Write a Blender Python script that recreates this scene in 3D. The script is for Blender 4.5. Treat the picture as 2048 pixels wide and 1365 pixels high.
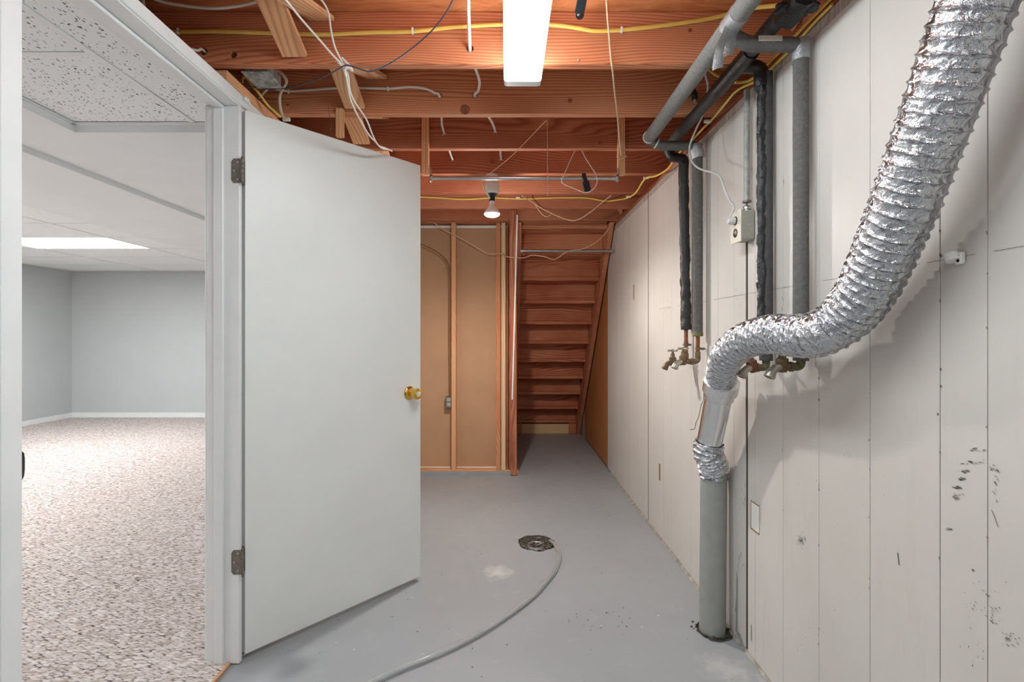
import bpy, bmesh, math, random
from mathutils import Vector, Matrix, noise

random.seed(7)
for _o in list(bpy.data.objects):
    bpy.data.objects.remove(_o, do_unlink=True)
SC = bpy.context.scene
COL = SC.collection

# ------------------------------------------------------------------ camera, world, exposure
H = 1.21                      # camera height (m)
F = 1024.0                    # focal length in pixels of the 2048 x 1365 frame (18 mm lens)
VX, VY = 1012.0, 672.0        # vanishing point of the room's long axis
cam = bpy.data.cameras.new('camera')
cam.lens = 18.0
cam.sensor_width = 36.0
cam.sensor_fit = 'HORIZONTAL'
cam.shift_x = (1024.0 - VX) / 2048.0
cam.shift_y = -(682.5 - VY) / 2048.0
cam.clip_start = 0.02
cam_o = bpy.data.objects.new('camera', cam)
cam_o.location = (0, 0, H)
cam_o.rotation_euler = (math.pi / 2, 0, 0)
COL.objects.link(cam_o)
SC.camera = cam_o

world = bpy.data.worlds.new('world')
SC.world = world
world.use_nodes = True
world.node_tree.nodes['Background'].inputs[0].default_value = (0.8, 0.85, 0.9, 1)
world.node_tree.nodes['Background'].inputs[1].default_value = 0.05

SC.view_settings.view_transform = 'Standard'
SC.view_settings.look = 'None'
SC.view_settings.gamma = 1.0
SC.view_settings.use_curve_mapping = False
SC.view_settings.exposure = 1.03

TUBE_EMIT = 15.0              # basement fluorescent fitting
PANEL_EMIT = 16.0              # carpet room ceiling panels
BULB_WATT = 28.0              # bare flood bulb


def at(px, py, d):
    """photo pixel + distance along the room -> point in the room"""
    return Vector(((px - VX) * d / F, d, H + (VY - py) * d / F))


# ------------------------------------------------------------------ materials
def lin(c):
    return tuple(((v / 255.0) / 12.92 if v / 255.0 <= 0.04045 else ((v / 255.0 + 0.055) / 1.055) ** 2.4) for v in c) + (1.0,)


class NT:
    def __init__(self, name):
        self.m = bpy.data.materials.new(name)
        self.m.use_nodes = True
        self.t = self.m.node_tree
        self.b = self.t.nodes['Principled BSDF']
        self.out = self.t.nodes['Material Output']

    def n(self, typ, **kw):
        nd = self.t.nodes.new(typ)
        for k, v in kw.items():
            if k.startswith('i_'):
                key = k[2:]
                key = int(key) if key.isdigit() else key.replace('_', ' ')
                nd.inputs[key].default_value = v
            else:
                setattr(nd, k, v)
        return nd

    def l(self, a, b):
        self.t.links.new(a, b)

    def coords(self, scale=(1, 1, 1), rot=(0, 0, 0), rand=True, kind='Object'):
        tc = self.n('ShaderNodeTexCoord')
        mp = self.n('ShaderNodeMapping')
        mp.inputs['Scale'].default_value = scale
        mp.inputs['Rotation'].default_value = rot
        self.l(tc.outputs[kind], mp.inputs['Vector'])
        if rand:
            oi = self.n('ShaderNodeObjectInfo')
            mul = self.n('ShaderNodeMath', operation='MULTIPLY')
            mul.inputs[1].default_value = 57.3
            self.l(oi.outputs['Random'], mul.inputs[0])
            self.l(mul.outputs[0], mp.inputs['Location'])
        return mp.outputs['Vector']

    def noise(self, vec, scale=5, detail=3, rough=0.5, dist=0.0):
        nd = self.n('ShaderNodeTexNoise')
        nd.inputs['Scale'].default_value = scale
        nd.inputs['Detail'].default_value = detail
        nd.inputs['Roughness'].default_value = rough
        nd.inputs['Distortion'].default_value = dist
        self.l(vec, nd.inputs['Vector'])
        return nd.outputs['Fac']

    def ramp(self, fac, stops):
        r = self.n('ShaderNodeValToRGB')
        el = r.color_ramp.elements
        while len(el) > 1:
            el.remove(el[0])
        el[0].position, el[0].color = stops[0][0], stops[0][1]
        for p, c in stops[1:]:
            e = el.new(p)
            e.color = c
        self.l(fac, r.inputs['Fac'])
        return r.outputs['Color']

    def mix(self, fac, a, b, blend='MIX'):
        m = self.n('ShaderNodeMix', data_type='RGBA', blend_type=blend)
        for s, v in ((m.inputs[0], fac), (m.inputs[6], a), (m.inputs[7], b)):
            if hasattr(v, 'type') and hasattr(v, 'links'):
                self.l(v, s)
            else:
                s.default_value = v
        return m.outputs[2]

    def math(self, op, a, b=None, c=None):
        m = self.n('ShaderNodeMath', operation=op)
        for i, v in enumerate((a, b, c)):
            if v is None:
                continue
            if hasattr(v, 'links'):
                self.l(v, m.inputs[i])
            else:
                m.inputs[i].default_value = v
        return m.outputs[0]

    def bump(self, h, strength=0.3, dist=0.01):
        b = self.n('ShaderNodeBump')
        b.inputs['Strength'].default_value = strength
        b.inputs['Distance'].default_value = dist
        self.l(h, b.inputs['Height'])
        self.l(b.outputs['Normal'], self.b.inputs['Normal'])

    def base(self, v):
        if hasattr(v, 'links'):
            self.l(v, self.b.inputs['Base Color'])
        else:
            self.b.inputs['Base Color'].default_value = v

    def set(self, rough=0.5, metal=0.0, spec=0.5):
        self.b.inputs['Roughness'].default_value = rough
        self.b.inputs['Metallic'].default_value = metal
        self.b.inputs['Specular IOR Level'].default_value = spec
        return self.m


def plain(name, rgb, rough=0.5, metal=0.0, var=0.08, scale=14.0, bump=0.0, spec=0.4):
    t = NT(name)
    v = t.coords()
    f = t.noise(v, scale, 3)
    c = lin(rgb)
    d = tuple(x * (1 - var) for x in c[:3]) + (1,)
    e = tuple(min(1, x * (1 + var)) for x in c[:3]) + (1,)
    t.base(t.ramp(f, [(0.3, d), (0.7, e)]))
    if bump:
        t.bump(t.noise(v, scale * 6, 3), bump, 0.004)
    return t.set(rough, metal, spec)


def wood(name, light, mid, dark, axis='X', freq=92.0, knots=True, rough=0.75, spec=0.25, stain=0.5):
    """sawn softwood: growth rings drawn out along the board"""
    t = NT(name)
    sc = {'X': (0.16, 1, 1), 'Y': (1, 0.16, 1), 'Z': (1, 1, 0.16)}[axis]
    v = t.coords(sc)
    warp = t.noise(v, 3.2, 2, 0.5, 0.4)
    sep = t.n('ShaderNodeSeparateXYZ')
    t.l(v, sep.inputs[0])
    a, b = {'X': ('Z', 'Y'), 'Y': ('Z', 'X'), 'Z': ('X', 'Y')}[axis]
    s = t.math('ADD', sep.outputs[a], t.math('MULTIPLY', sep.outputs[b], 0.45))
    s = t.math('ADD', t.math('MULTIPLY', s, freq), t.math('MULTIPLY', warp, freq * 0.26))
    band = t.math('FRACT', s)
    ring = t.ramp(band, [(0.0, lin(dark)), (0.14, lin(mid)), (0.4, lin(light)), (0.74, lin(mid)), (1.0, lin(dark))])
    fine = t.noise(t.coords(tuple(x * (3 if x < 1 else 60) for x in sc)), 3.0, 3)
    col = t.mix(t.math('MULTIPLY', fine, 0.5), ring, lin(mid))
    st = t.noise(t.coords((0.5, 0.9, 0.9)), 2.6, 4, 0.6)
    stc = t.ramp(st, [(0.34, lin(tuple(min(255, c + 70) for c in dark))), (0.62, (1, 1, 1, 1))])
    col = t.mix(stain, col, t.mix(1.0, col, stc, 'MULTIPLY'))
    t.base(col)
    t.bump(t.math('ADD', band, t.math('MULTIPLY', fine, 1.5)), 0.15, 0.002)
    return t.set(rough, 0, spec)


M = {}
FIR_L, FIR_M, FIR_D = (222, 162, 122), (206, 140, 100), (158, 88, 58)
for ax in 'XYZ':
    M['fir' + ax] = wood('fir_wood_' + ax, FIR_L, FIR_M, FIR_D, ax)
    M['pine' + ax] = wood('pine_wood_' + ax, (232, 184, 142), (220, 168, 124), (184, 124, 84), ax, 70, stain=0.25)
    M['red' + ax] = wood('old_red_wood_' + ax, (198, 136, 102), (180, 114, 84), (132, 76, 56), ax, 80, stain=0.6)
    M['stair' + ax] = wood('stair_wood_' + ax, (222, 158, 120), (204, 134, 98), (138, 80, 58), ax, 60, stain=0.7)  # stair wood lightened in colour to make up for weak lamp light
    M['spruce' + ax] = wood('new_spruce_' + ax, (234, 204, 164), (224, 188, 146), (196, 152, 108), ax, 60, stain=0.15)


def mat_subfloor():
    t = NT('plywood_subfloor')
    v = t.coords((1.2, 6, 1), rand=False, rot=(0, 0, 0.5))
    f = t.noise(v, 4, 5, 0.65, 1.2)
    t.base(t.ramp(f, [(0.3, lin((168, 92, 54))), (0.5, lin((200, 122, 76))), (0.7, lin((218, 144, 96)))]))
    t.bump(f, 0.2, 0.003)
    return t.set(0.8, 0, 0.2)


M['subfloor'] = mat_subfloor()


def mat_wallpaint():
    t = NT('cream_wall_paint')
    v = t.coords((1, 1, 1), rand=False)
    geo = t.n('ShaderNodeNewGeometry')
    big = t.noise(geo.outputs['Position'], 1.4, 3)
    c = t.ramp(big, [(0.35, lin((200, 194, 187))), (0.65, lin((209, 204, 198)))])
    mp = t.n('ShaderNodeMapping')
    mp.inputs['Scale'].default_value = (1, 5, 0.9)
    t.l(geo.outputs['Position'], mp.inputs['Vector'])
    sm = t.noise(mp.outputs[0], 3.0, 5, 0.7)
    c = t.mix(t.math('MULTIPLY', t.ramp(sm, [(0.55, (0, 0, 0, 1)), (0.8, (1, 1, 1, 1))]), 0.35), c, lin((186, 178, 170)))
    vor = t.n('ShaderNodeTexVoronoi')
    vor.inputs['Scale'].default_value = 11
    t.l(geo.outputs['Position'], vor.inputs['Vector'])
    wh = t.n('ShaderNodeTexWhiteNoise')
    t.l(vor.outputs['Position'], wh.inputs['Vector'])
    lim = t.math('MULTIPLY', t.math('GREATER_THAN', wh.outputs['Value'], 0.86), t.math('LESS_THAN', vor.outputs['Distance'], 0.028))
    c = t.mix(lim, c, lin((112, 100, 90)))
    t.base(c)
    t.bump(t.noise(geo.outputs['Position'], 120, 2), 0.06, 0.002)
    return t.set(0.42, 0, 0.4)


M['wallpaint'] = mat_wallpaint()
M['raw_panel'] = None


def mat_rawtop():
    t = NT('bare_grey_panel_edge')
    geo = t.n('ShaderNodeNewGeometry')
    mp = t.n('ShaderNodeMapping')
    mp.inputs['Scale'].default_value = (1, 40, 4)
    t.l(geo.outputs['Position'], mp.inputs['Vector'])
    f = t.noise(mp.outputs[0], 2, 4, 0.7)
    t.base(t.ramp(f, [(0.3, lin((120, 108, 100))), (0.45, lin((168, 158, 150))), (0.75, lin((206, 199, 192)))]))
    return t.set(0.7, 0, 0.3)


M['rawtop'] = mat_rawtop()


def mat_floor():
    t = NT('grey_floor_paint')
    geo = t.n('ShaderNodeNewGeometry')
    p = geo.outputs['Position']
    big = t.noise(p, 1.1, 4)
    c = t.ramp(big, [(0.3, lin((150, 153, 156))), (0.7, lin((160, 163, 166)))])
    sc = t.noise(p, 6.5, 6, 0.7, 0.5)
    c = t.mix(t.math('MULTIPLY', t.ramp(sc, [(0.58, (0, 0, 0, 1)), (0.78, (1, 1, 1, 1))]), 0.22), c, lin((198, 198, 196)))
    # scuffed bare patch near the drain and by the standpipe
    for cx, cy, r, a in ((-0.045, 2.62, 0.10, 0.7), (0.79, 1.86, 0.12, 0.45), (0.9, 1.74, 0.1, 0.4)):
        vm = t.n('ShaderNodeVectorMath', operation='DISTANCE')
        t.l(p, vm.inputs[0])
        vm.inputs[1].default_value = (cx, cy, 0)
        dd = t.math('ADD', vm.outputs['Value'], t.math('MULTIPLY', t.math('SUBTRACT', t.noise(p, 22, 4), 0.5), 0.2))
        m = t.ramp(t.math('DIVIDE', dd, r), [(0.1, (1, 1, 1, 1)), (0.9, (0, 0, 0, 1))])
        c = t.mix(t.math('MULTIPLY', m, a), c, lin((206, 205, 200)))
    t.base(c)
    rr = t.ramp(t.noise(p, 5, 4), [(0.3, (0.30, 0.30, 0.30, 1)), (0.7, (0.46, 0.46, 0.46, 1))])
    t.l(rr, t.b.inputs['Roughness'])
    t.bump(t.noise(p, 28, 4, 0.6), 0.08, 0.004)
    t.b.inputs['Specular IOR Level'].default_value = 0.45
    return t.m


M['floor'] = mat_floor()


def mat_carpet():
    t = NT('berber_carpet')
    geo = t.n('ShaderNodeNewGeometry')
    mp = t.n('ShaderNodeMapping')
    mp.inputs['Rotation'].default_value = (0, 0, math.radians(-38))
    mp.inputs['Scale'].default_value = (44, 108, 1)
    t.l(geo.outputs['Position'], mp.inputs['Vector'])
    nz = t.n('ShaderNodeTexNoise')
    nz.inputs['Scale'].default_value = 0.6
    t.l(mp.outputs[0], nz.inputs['Vector'])
    vadd = t.n('ShaderNodeVectorMath', operation='MULTIPLY_ADD')
    t.l(nz.outputs['Color'], vadd.inputs[0])
    vadd.inputs[1].default_value = (0.9, 0.9, 0)
    t.l(mp.outputs[0], vadd.inputs[2])
    vor = t.n('ShaderNodeTexVoronoi')
    vor.inputs['Scale'].default_value = 1.0
    vor.inputs['Randomness'].default_value = 0.55
    t.l(vadd.outputs[0], vor.inputs['Vector'])
    d = vor.outputs['Distance']
    wh = t.n('ShaderNodeTexWhiteNoise')
    t.l(vor.outputs['Position'], wh.inputs['Vector'])
    yarn = t.ramp(wh.outputs['Value'], [(0.0, lin((176, 160, 150))), (0.25, lin((200, 188, 182))), (0.8, lin((216, 206, 201))), (1.0, lin((226, 218, 213)))])
    gap = t.ramp(d, [(0.52, (0, 0, 0, 1)), (0.80, (1, 1, 1, 1))])
    c = t.mix(gap, yarn, lin((92, 78, 72)))
    t.base(c)
    t.bump(t.math('SUBTRACT', 1.0, d), 0.7, 0.006)
    return t.set(0.95, 0, 0.1)


M['carpet'] = mat_carpet()


def mat_tile(amount):
    t = NT('fissured_ceiling_tile')
    geo = t.n('ShaderNodeNewGeometry')
    mp = t.n('ShaderNodeMapping')
    mp.inputs['Scale'].default_value = (150, 66, 1)
    t.l(geo.outputs['Position'], mp.inputs['Vector'])
    nz = t.n('ShaderNodeTexNoise')
    nz.inputs['Scale'].default_value = 0.35
    t.l(mp.outputs[0], nz.inputs['Vector'])
    vadd = t.n('ShaderNodeVectorMath', operation='MULTIPLY_ADD')
    t.l(nz.outputs['Color'], vadd.inputs[0])
    vadd.inputs[1].default_value = (3.2, 1.2, 0)
    t.l(mp.outputs[0], vadd.inputs[2])
    vor = t.n('ShaderNodeTexVoronoi')
    vor.inputs['Scale'].default_value = 1.0
    t.l(vadd.outputs[0], vor.inputs['Vector'])
    wh = t.n('ShaderNodeTexWhiteNoise')
    t.l(vor.outputs['Position'], wh.inputs['Vector'])
    lim = t.math('SUBTRACT', t.math('MULTIPLY', wh.outputs['Value'], 0.62), 0.2)
    m = t.math('LESS_THAN', vor.outputs['Distance'], lim)
    c = t.mix(t.math('MULTIPLY', m, amount), lin((234, 237, 237)), lin((104, 104, 104)))
    t.base(c)
    t.bump(t.math('SUBTRACT', 1.0, m), 0.5, 0.003)
    return t.set(0.9, 0, 0.2)


M['tile'] = mat_tile(1.0)
M['tile_far'] = mat_tile(0.25)
M['drywall_white'] = plain('white_ceiling_drywall', (228, 231, 231), 0.8, var=0.02, scale=3, bump=0.03)
M['wall_grey'] = plain('pale_grey_wall_paint', (188, 192, 192), 0.6, var=0.02, scale=3, bump=0.03)
M['trim_white'] = plain('white_trim_paint', (228, 230, 230), 0.35, var=0.03, scale=9)
M['door_white'] = plain('white_door_paint', (230, 233, 230), 0.38, var=0.02, scale=4)
M['paper_brown'] = plain('brown_drywall_paper', (186, 146, 112), 0.8, var=0.07, scale=3)
M['hardboard'] = plain('tan_hardboard', (176, 114, 66), 0.6, var=0.08, scale=4)
M['bare_concrete'] = plain('darkened_bare_concrete', (112, 106, 100), 0.9, var=0.15, scale=5, bump=0.4)  # unseen rear wall, coloured dark so the duct reflects darker
M['concrete'] = plain('grey_concrete', (150, 146, 140), 0.9, var=0.15, scale=6, bump=0.4)
M['white_cable'] = plain('white_cable_sheath', (226, 218, 208), 0.45, var=0.05)
M['cream_cable'] = plain('aged_cream_cable', (196, 176, 150), 0.5, var=0.1)
M['yellow_cable'] = plain('yellow_cable_sheath', (234, 200, 100), 0.4, var=0.08)
M['blue_wire'] = plain('dark_blue_wire', (58, 66, 86), 0.45, var=0.1)
M['twine'] = plain('tan_twine', (218, 186, 152), 0.85, var=0.15, scale=60)
M['brown_cable'] = plain('brown_cable_sheath', (132, 88, 52), 0.6, var=0.1)
M['grey_cord'] = plain('pale_grey_cord', (206, 208, 206), 0.4, var=0.04)
M['clip_white'] = plain('white_plastic', (232, 230, 224), 0.35, var=0.03)
M['black_plastic'] = plain('black_plastic', (26, 28, 32), 0.35, var=0.2)
M['dark_hole'] = plain('dark_cavity', (30, 22, 18), 0.95, var=0.2)
M['dirt'] = plain('dark_rubble_dirt', (74, 68, 60), 0.95, var=0.5, scale=60, bump=0.9)
M['pebble'] = plain('concrete_crumbs', (128, 120, 108), 0.9, var=0.35, scale=40, bump=0.5)
M['steel'] = plain('galvanised_steel', (178, 180, 180), 0.38, 1.0, 0.15, 30)
M['bright_steel'] = plain('bright_sheet_metal', (236, 237, 238), 0.24, 1.0, 0.04, 8)
M['foil_tape'] = plain('foil_tape', (230, 231, 232), 0.22, 0.9, 0.05, 30, 0.5)
M['galv'] = plain('dull_galvanised_conduit', (164, 164, 160), 0.6, 0.3, 0.2, 60)
M['zinc'] = plain('weathered_zinc', (158, 160, 154), 0.55, 0.3, 0.45, 45, 0.2)
M['chrome'] = plain('chromed_steel', (205, 207, 210), 0.18, 1.0, 0.06, 20)
M['dull_steel'] = plain('aged_bronze_steel', (118, 112, 104), 0.45, 0.35, 0.25, 50)
M['brass'] = plain('polished_brass', (226, 186, 92), 0.16, 1.0, 0.05, 10)
M['old_brass'] = plain('tarnished_brass', (128, 108, 84), 0.5, 0.6, 0.3, 60, 0.2)
M['copper'] = plain('aged_copper', (140, 96, 74), 0.45, 0.6, 0.25, 50)
M['verdigris'] = plain('brass_with_verdigris', (118, 116, 84), 0.6, 0.45, 0.35, 70, 0.3)
M['nickel'] = plain('worn_nickel', (182, 176, 164), 0.35, 0.75, 0.12, 60)
M['foam'] = plain('grey_foam_insulation', (106, 104, 101), 0.92, var=0.16, scale=90, bump=0.4, spec=0.2)
M['foam_light'] = plain('light_grey_foam_insulation', (132, 130, 127), 0.9, var=0.14, scale=90, bump=0.4, spec=0.2)
M['foam_dark'] = plain('dark_foam_insulation', (80, 79, 78), 0.75, var=0.15, scale=50, bump=0.2, spec=0.3)
M['black_tape'] = plain('black_vinyl_tape', (30, 31, 33), 0.28, var=0.3, scale=40, bump=0.6, spec=0.6)
M['duct_tape'] = plain('silver_duct_tape', (176, 178, 180), 0.3, 0.55, 0.15, 40, 0.5)
M['standpipe'] = plain('grey_painted_pipe', (150, 152, 147), 0.5, var=0.06, scale=22, bump=0.15)
M['kraft'] = plain('kraft_label', (214, 206, 192), 0.6, var=0.05)
M['tan_wood'] = M['pineY']
M['porcelain'] = plain('glazed_porcelain', (216, 212, 204), 0.25, var=0.04)
M['box_grey'] = plain('grey_outlet_box', (172, 172, 160), 0.45, 0.3, 0.06, 30)
M['ivory'] = plain('ivory_cover_plate', (222, 212, 194), 0.4, var=0.04)
M['scuff'] = plain('dark_scuff', (96, 92, 86), 0.8, var=0.2)
M['tan_scratch'] = plain('bare_wood_scratch', (150, 116, 84), 0.8, var=0.2)
M['paint_drop'] = plain('white_paint_drop', (214, 212, 206), 0.5, var=0.05)
M['groove_dirt'] = plain('dusty_grey_base', (158, 152, 142), 0.9, var=0.4, scale=24, bump=0.4)
M['knot'] = plain('wood_knot', (140, 80, 52), 0.7, var=0.3, scale=60)


def mat_foil():
    t = NT('crumpled_aluminium_foil')
    v = t.coords((1, 1, 1), rand=False)
    a = t.noise(v, 46, 4, 0.65, 0.6)
    vor = t.n('ShaderNodeTexVoronoi')
    vor.feature = 'F1'
    vor.inputs['Scale'].default_value = 60
    t.l(v, vor.inputs['Vector'])
    hgt = t.math('ADD', t.math('MULTIPLY', a, 1.4), vor.outputs['Distance'])
    t.base(lin((200, 203, 208)))
    t.bump(hgt, 0.65, 0.008)
    return t.set(0.2, 1.0, 0.5)


M['foil'] = mat_foil()


def mat_clear():
    t = NT('clear_vinyl_tube')
    t.b.inputs['Base Color'].default_value = (0.86, 0.88, 0.88, 1)
    t.b.inputs['Transmission Weight'].default_value = 0.84
    t.b.inputs['IOR'].default_value = 1.2
    t.b.inputs['Roughness'].default_value = 0.06
    return t.m


M['clear'] = mat_clear()


def mat_emit(name, rgb, strength):
    t = NT(name)
    t.b.inputs['Base Color'].default_value = (0.9, 0.9, 0.9, 1)
    t.b.inputs['Emission Color'].default_value = rgb + (1,)
    t.b.inputs['Emission Strength'].default_value = strength
    t.b.inputs['Roughness'].default_value = 0.5
    return t.m


M['tube_lens'] = mat_emit('lit_diffuser', (0.84, 0.95, 1.0), TUBE_EMIT)
M['panel_lens'] = mat_emit('lit_ceiling_panel', (0.97, 0.985, 1.0), PANEL_EMIT)
M['bulb_face'] = mat_emit('lit_bulb_face', (1.0, 0.95, 0.88), 22.0)
M['lens_end'] = plain('frosted_diffuser_end', (236, 238, 238), 0.4, var=0.01)

# ------------------------------------------------------------------ object helpers
WPOS = {}


def link(name, me, mat, parent, origin):
    if mat is not None:
        me.materials.append(mat)
    o = bpy.data.objects.new(name, me)
    COL.objects.link(o)
    place(o, origin, parent)
    return o


def place(o, origin, parent=None):
    origin = Vector(origin)
    if parent is not None:
        o.parent = parent
        o.location = origin - WPOS[parent.name]
    else:
        o.location = origin
    WPOS[o.name] = origin


def from_bm(name, bm, mat, parent=None, origin=None, smooth=None):
    me = bpy.data.meshes.new(name)
    bmesh.ops.recalc_face_normals(bm, faces=bm.faces)
    if origin is None:
        xs = [v.co for v in bm.verts]
        origin = Vector((sum(c[0] for c in ((min(v.x for v in xs), 0), (max(v.x for v in xs), 0))) / 2,
                         (min(v.y for v in xs) + max(v.y for v in xs)) / 2,
                         min(v.z for v in xs)))
    origin = Vector(origin)
    bmesh.ops.translate(bm, verts=bm.verts, vec=-origin)
    bm.to_mesh(me)
    bm.free()
    if smooth is not None:
        for p in me.polygons:
            p.use_smooth = True
        me.set_sharp_from_angle(angle=math.radians(smooth))
    return link(name, me, M[mat] if isinstance(mat, str) else mat, parent, origin)


def empty(name, origin, parent=None):
    o = bpy.data.objects.new(name, None)
    o.empty_display_size = 0.05
    COL.objects.link(o)
    place(o, origin, parent)
    return o


def tag(o, label, cat, group=None):
    o['label'] = label
    o['category'] = cat
    if group:
        o['group'] = group
    return o


def struct(o, label=None):
    o['kind'] = 'structure'
    if label:
        o['label'] = label
    return o


def add_box(bm, x0, x1, y0, y1, z0, z1, bevel=0.0, mtx=None, seg=1):
    vs = [bm.verts.new((x, y, z)) for z in (z0, z1) for y in (y0, y1) for x in (x0, x1)]
    fs = [(0, 2, 3, 1), (4, 5, 7, 6), (0, 1, 5, 4), (2, 6, 7, 3), (0, 4, 6, 2), (1, 3, 7, 5)]
    faces = [bm.faces.new([vs[i] for i in f]) for f in fs]
    if bevel:
        edges = list({e for f in faces for e in f.edges})
        r = bmesh.ops.bevel(bm, geom=edges, offset=bevel, segments=seg, affect='EDGES', profile=0.5)
        vs = list({v for f in r['faces'] for v in f.verts} | {v for v in vs if v.is_valid})
    if mtx is not None:
        bmesh.ops.transform(bm, matrix=mtx, verts=vs)
    return vs


def box(name, x0, x1, y0, y1, z0, z1, mat, parent=None, bevel=0.0, mtx=None, seg=1):
    bm = bmesh.new()
    add_box(bm, min(x0, x1), max(x0, x1), min(y0, y1), max(y0, y1), min(z0, z1), max(z0, z1), bevel, mtx, seg)
    return from_bm(name, bm, mat, parent)


def board(name, p0, p1, w, t, mat, parent=None, up=(0, 0, 1), bevel=0.002):
    """a straight sawn board from p0 to p1; w across, t thick; up = direction of the thickness"""
    p0, p1 = Vector(p0), Vector(p1)
    d = p1 - p0
    L = d.length
    ex = d.normalized()
    ez = Vector(up)
    ey = ez.cross(ex).normalized()
    ez = ex.cross(ey).normalized()
    m = Matrix((ex, ey, ez)).transposed().to_4x4()
    m.translation = p0
    bm = bmesh.new()
    add_box(bm, 0, L, -w / 2, w / 2, -t / 2, t / 2, bevel)
    me = bpy.data.meshes.new(name)
    bmesh.ops.recalc_face_normals(bm, faces=bm.faces)
    bm.to_mesh(me)
    bm.free()
    o = link(name, me, M[mat], parent, p0)
    o.rotation_mode = 'QUATERNION'
    o.rotation_quaternion = m.to_quaternion()
    return o


def catmull(pts, n):
    pts = [Vector(p) for p in pts]
    if len(pts) < 3:
        return [pts[0].lerp(pts[-1], i / n) for i in range(n + 1)]
    P = [2 * pts[0] - pts[1]] + pts + [2 * pts[-1] - pts[-2]]
    out = []
    for i in range(1, len(P) - 2):
        for k in range(n):
            t = k / n
            a, b, c, d = P[i - 1], P[i], P[i + 1], P[i + 2]
            out.append(0.5 * ((2 * b) + (c - a) * t + (2 * a - 5 * b + 4 * c - d) * t * t + (3 * b - a - 3 * c + d) * t ** 3))
    out.append(pts[-1])
    return out


def sweep(bm, path, rad, seg=10, cap=True, flat=1.0, up=None):
    """rad(i, s, theta) or number; path = list of points"""
    n = len(path)
    tang = []
    for i in range(n):
        a = path[max(0, i - 1)]
        b = path[min(n - 1, i + 1)]
        tang.append((b - a).normalized())
    ref = Vector(up) if up else (Vector((0, 0, 1)) if abs(tang[0].z) < 0.9 else Vector((1, 0, 0)))
    u = (ref - tang[0] * ref.dot(tang[0])).normalized()
    rings = []
    s = 0.0
    for i in range(n):
        if i:
            s += (path[i] - path[i - 1]).length
            u = (u - tang[i] * u.dot(tang[i]))
            u = u.normalized() if u.length > 1e-6 else tang[i].orthogonal().normalized()
        w = tang[i].cross(u)
        ring = []
        for k in range(seg):
            th = 2 * math.pi * k / seg
            r = rad(i, s, th) if callable(rad) else rad
            ring.append(bm.verts.new(path[i] + u * (math.cos(th) * r) + w * (math.sin(th) * r * flat)))
        rings.append(ring)
    for i in range(n - 1):
        for k in range(seg):
            k2 = (k + 1) % seg
            bm.faces.new((rings[i][k], rings[i][k2], rings[i + 1][k2], rings[i + 1][k]))
    if cap:
        bm.faces.new(list(reversed(rings[0])))
        bm.faces.new(rings[-1])
    return rings


def tube(name, pts, r, mat, parent=None, seg=8, n=8, flat=1.0, smooth=50, up=None, straight=False):
    path = [Vector(p) for p in pts] if straight else catmull(pts, n)
    bm = bmesh.new()
    sweep(bm, path, r, seg, True, flat, up)
    return from_bm(name, bm, mat, parent, smooth=smooth)


def lathe(bm, prof, origin, axis=(0, 0, 1), seg=20):
    """prof: list of (r, h) along axis"""
    ax = Vector(axis).normalized()
    u = ax.orthogonal().normalized()
    w = ax.cross(u)
    origin = Vector(origin)
    rings = []
    for r, h in prof:
        c = origin + ax * h
        if r < 1e-6:
            rings.append([bm.verts.new(c)])
        else:
            rings.append([bm.verts.new(c + u * (math.cos(2 * math.pi * k / seg) * r) + w * (math.sin(2 * math.pi * k / seg) * r)) for k in range(seg)])
    for a, b in zip(rings, rings[1:]):
        for k in range(seg):
            k2 = (k + 1) % seg
            if len(a) == 1 and len(b) == 1:
                continue
            if len(a) == 1:
                bm.faces.new((a[0], b[k], b[k2]))
            elif len(b) == 1:
                bm.faces.new((a[k], a[k2], b[0]))
            else:
                bm.faces.new((a[k], a[k2], b[k2], b[k]))
    if len(rings[0]) > 1:
        bm.faces.new(list(reversed(rings[0])))
    if len(rings[-1]) > 1:
        bm.faces.new(rings[-1])


def turned(name, prof, origin, axis, mat, parent=None, seg=20, smooth=40):
    bm = bmesh.new()
    lathe(bm, prof, origin, axis, seg)
    return from_bm(name, bm, mat, parent, smooth=smooth)


def drill(o, holes, axis='Y'):
    """cut round through-holes (world x, z, radius) in a joist running along X"""
    bm = bmesh.new()
    for x, z, r in holes:
        lathe(bm, [(r, -0.2), (r, 0.2)], (x, WPOS[o.name].y, z), (0, 1, 0), 14)
    bmesh.ops.recalc_face_normals(bm, faces=bm.faces)
    me = bpy.data.meshes.new('cut')
    bm.to_mesh(me)
    bm.free()
    c = bpy.data.objects.new('cut', me)
    COL.objects.link(c)
    md = o.modifiers.new('b', 'BOOLEAN')
    md.operation = 'DIFFERENCE'
    md.solver = 'EXACT'
    md.object = c
    bpy.context.view_layer.update()
    dg = bpy.context.evaluated_depsgraph_get()
    new = bpy.data.meshes.new_from_object(o.evaluated_get(dg))
    o.modifiers.clear()
    o.data = new
    bpy.data.objects.remove(c, do_unlink=True)


# ------------------------------------------------------------------ main dimensions
XW = 0.918                    # face of the right wall
XL = -0.985                   # face of the left wall
ZJ = H + 0.955                # underside of joists
ZS = H + 1.139                # underside of subfloor
J1, JS, JT = 1.796, 0.4064, 0.038
YP = 4.457                    # stud partition front
YEND = 6.9                    # end wall behind the stair
YREAR = -1.7
XCR = -6.36                   # far left wall of carpet room
YCR = 7.5                     # far wall of carpet room
CZ = 0.012                    # carpet top

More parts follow.
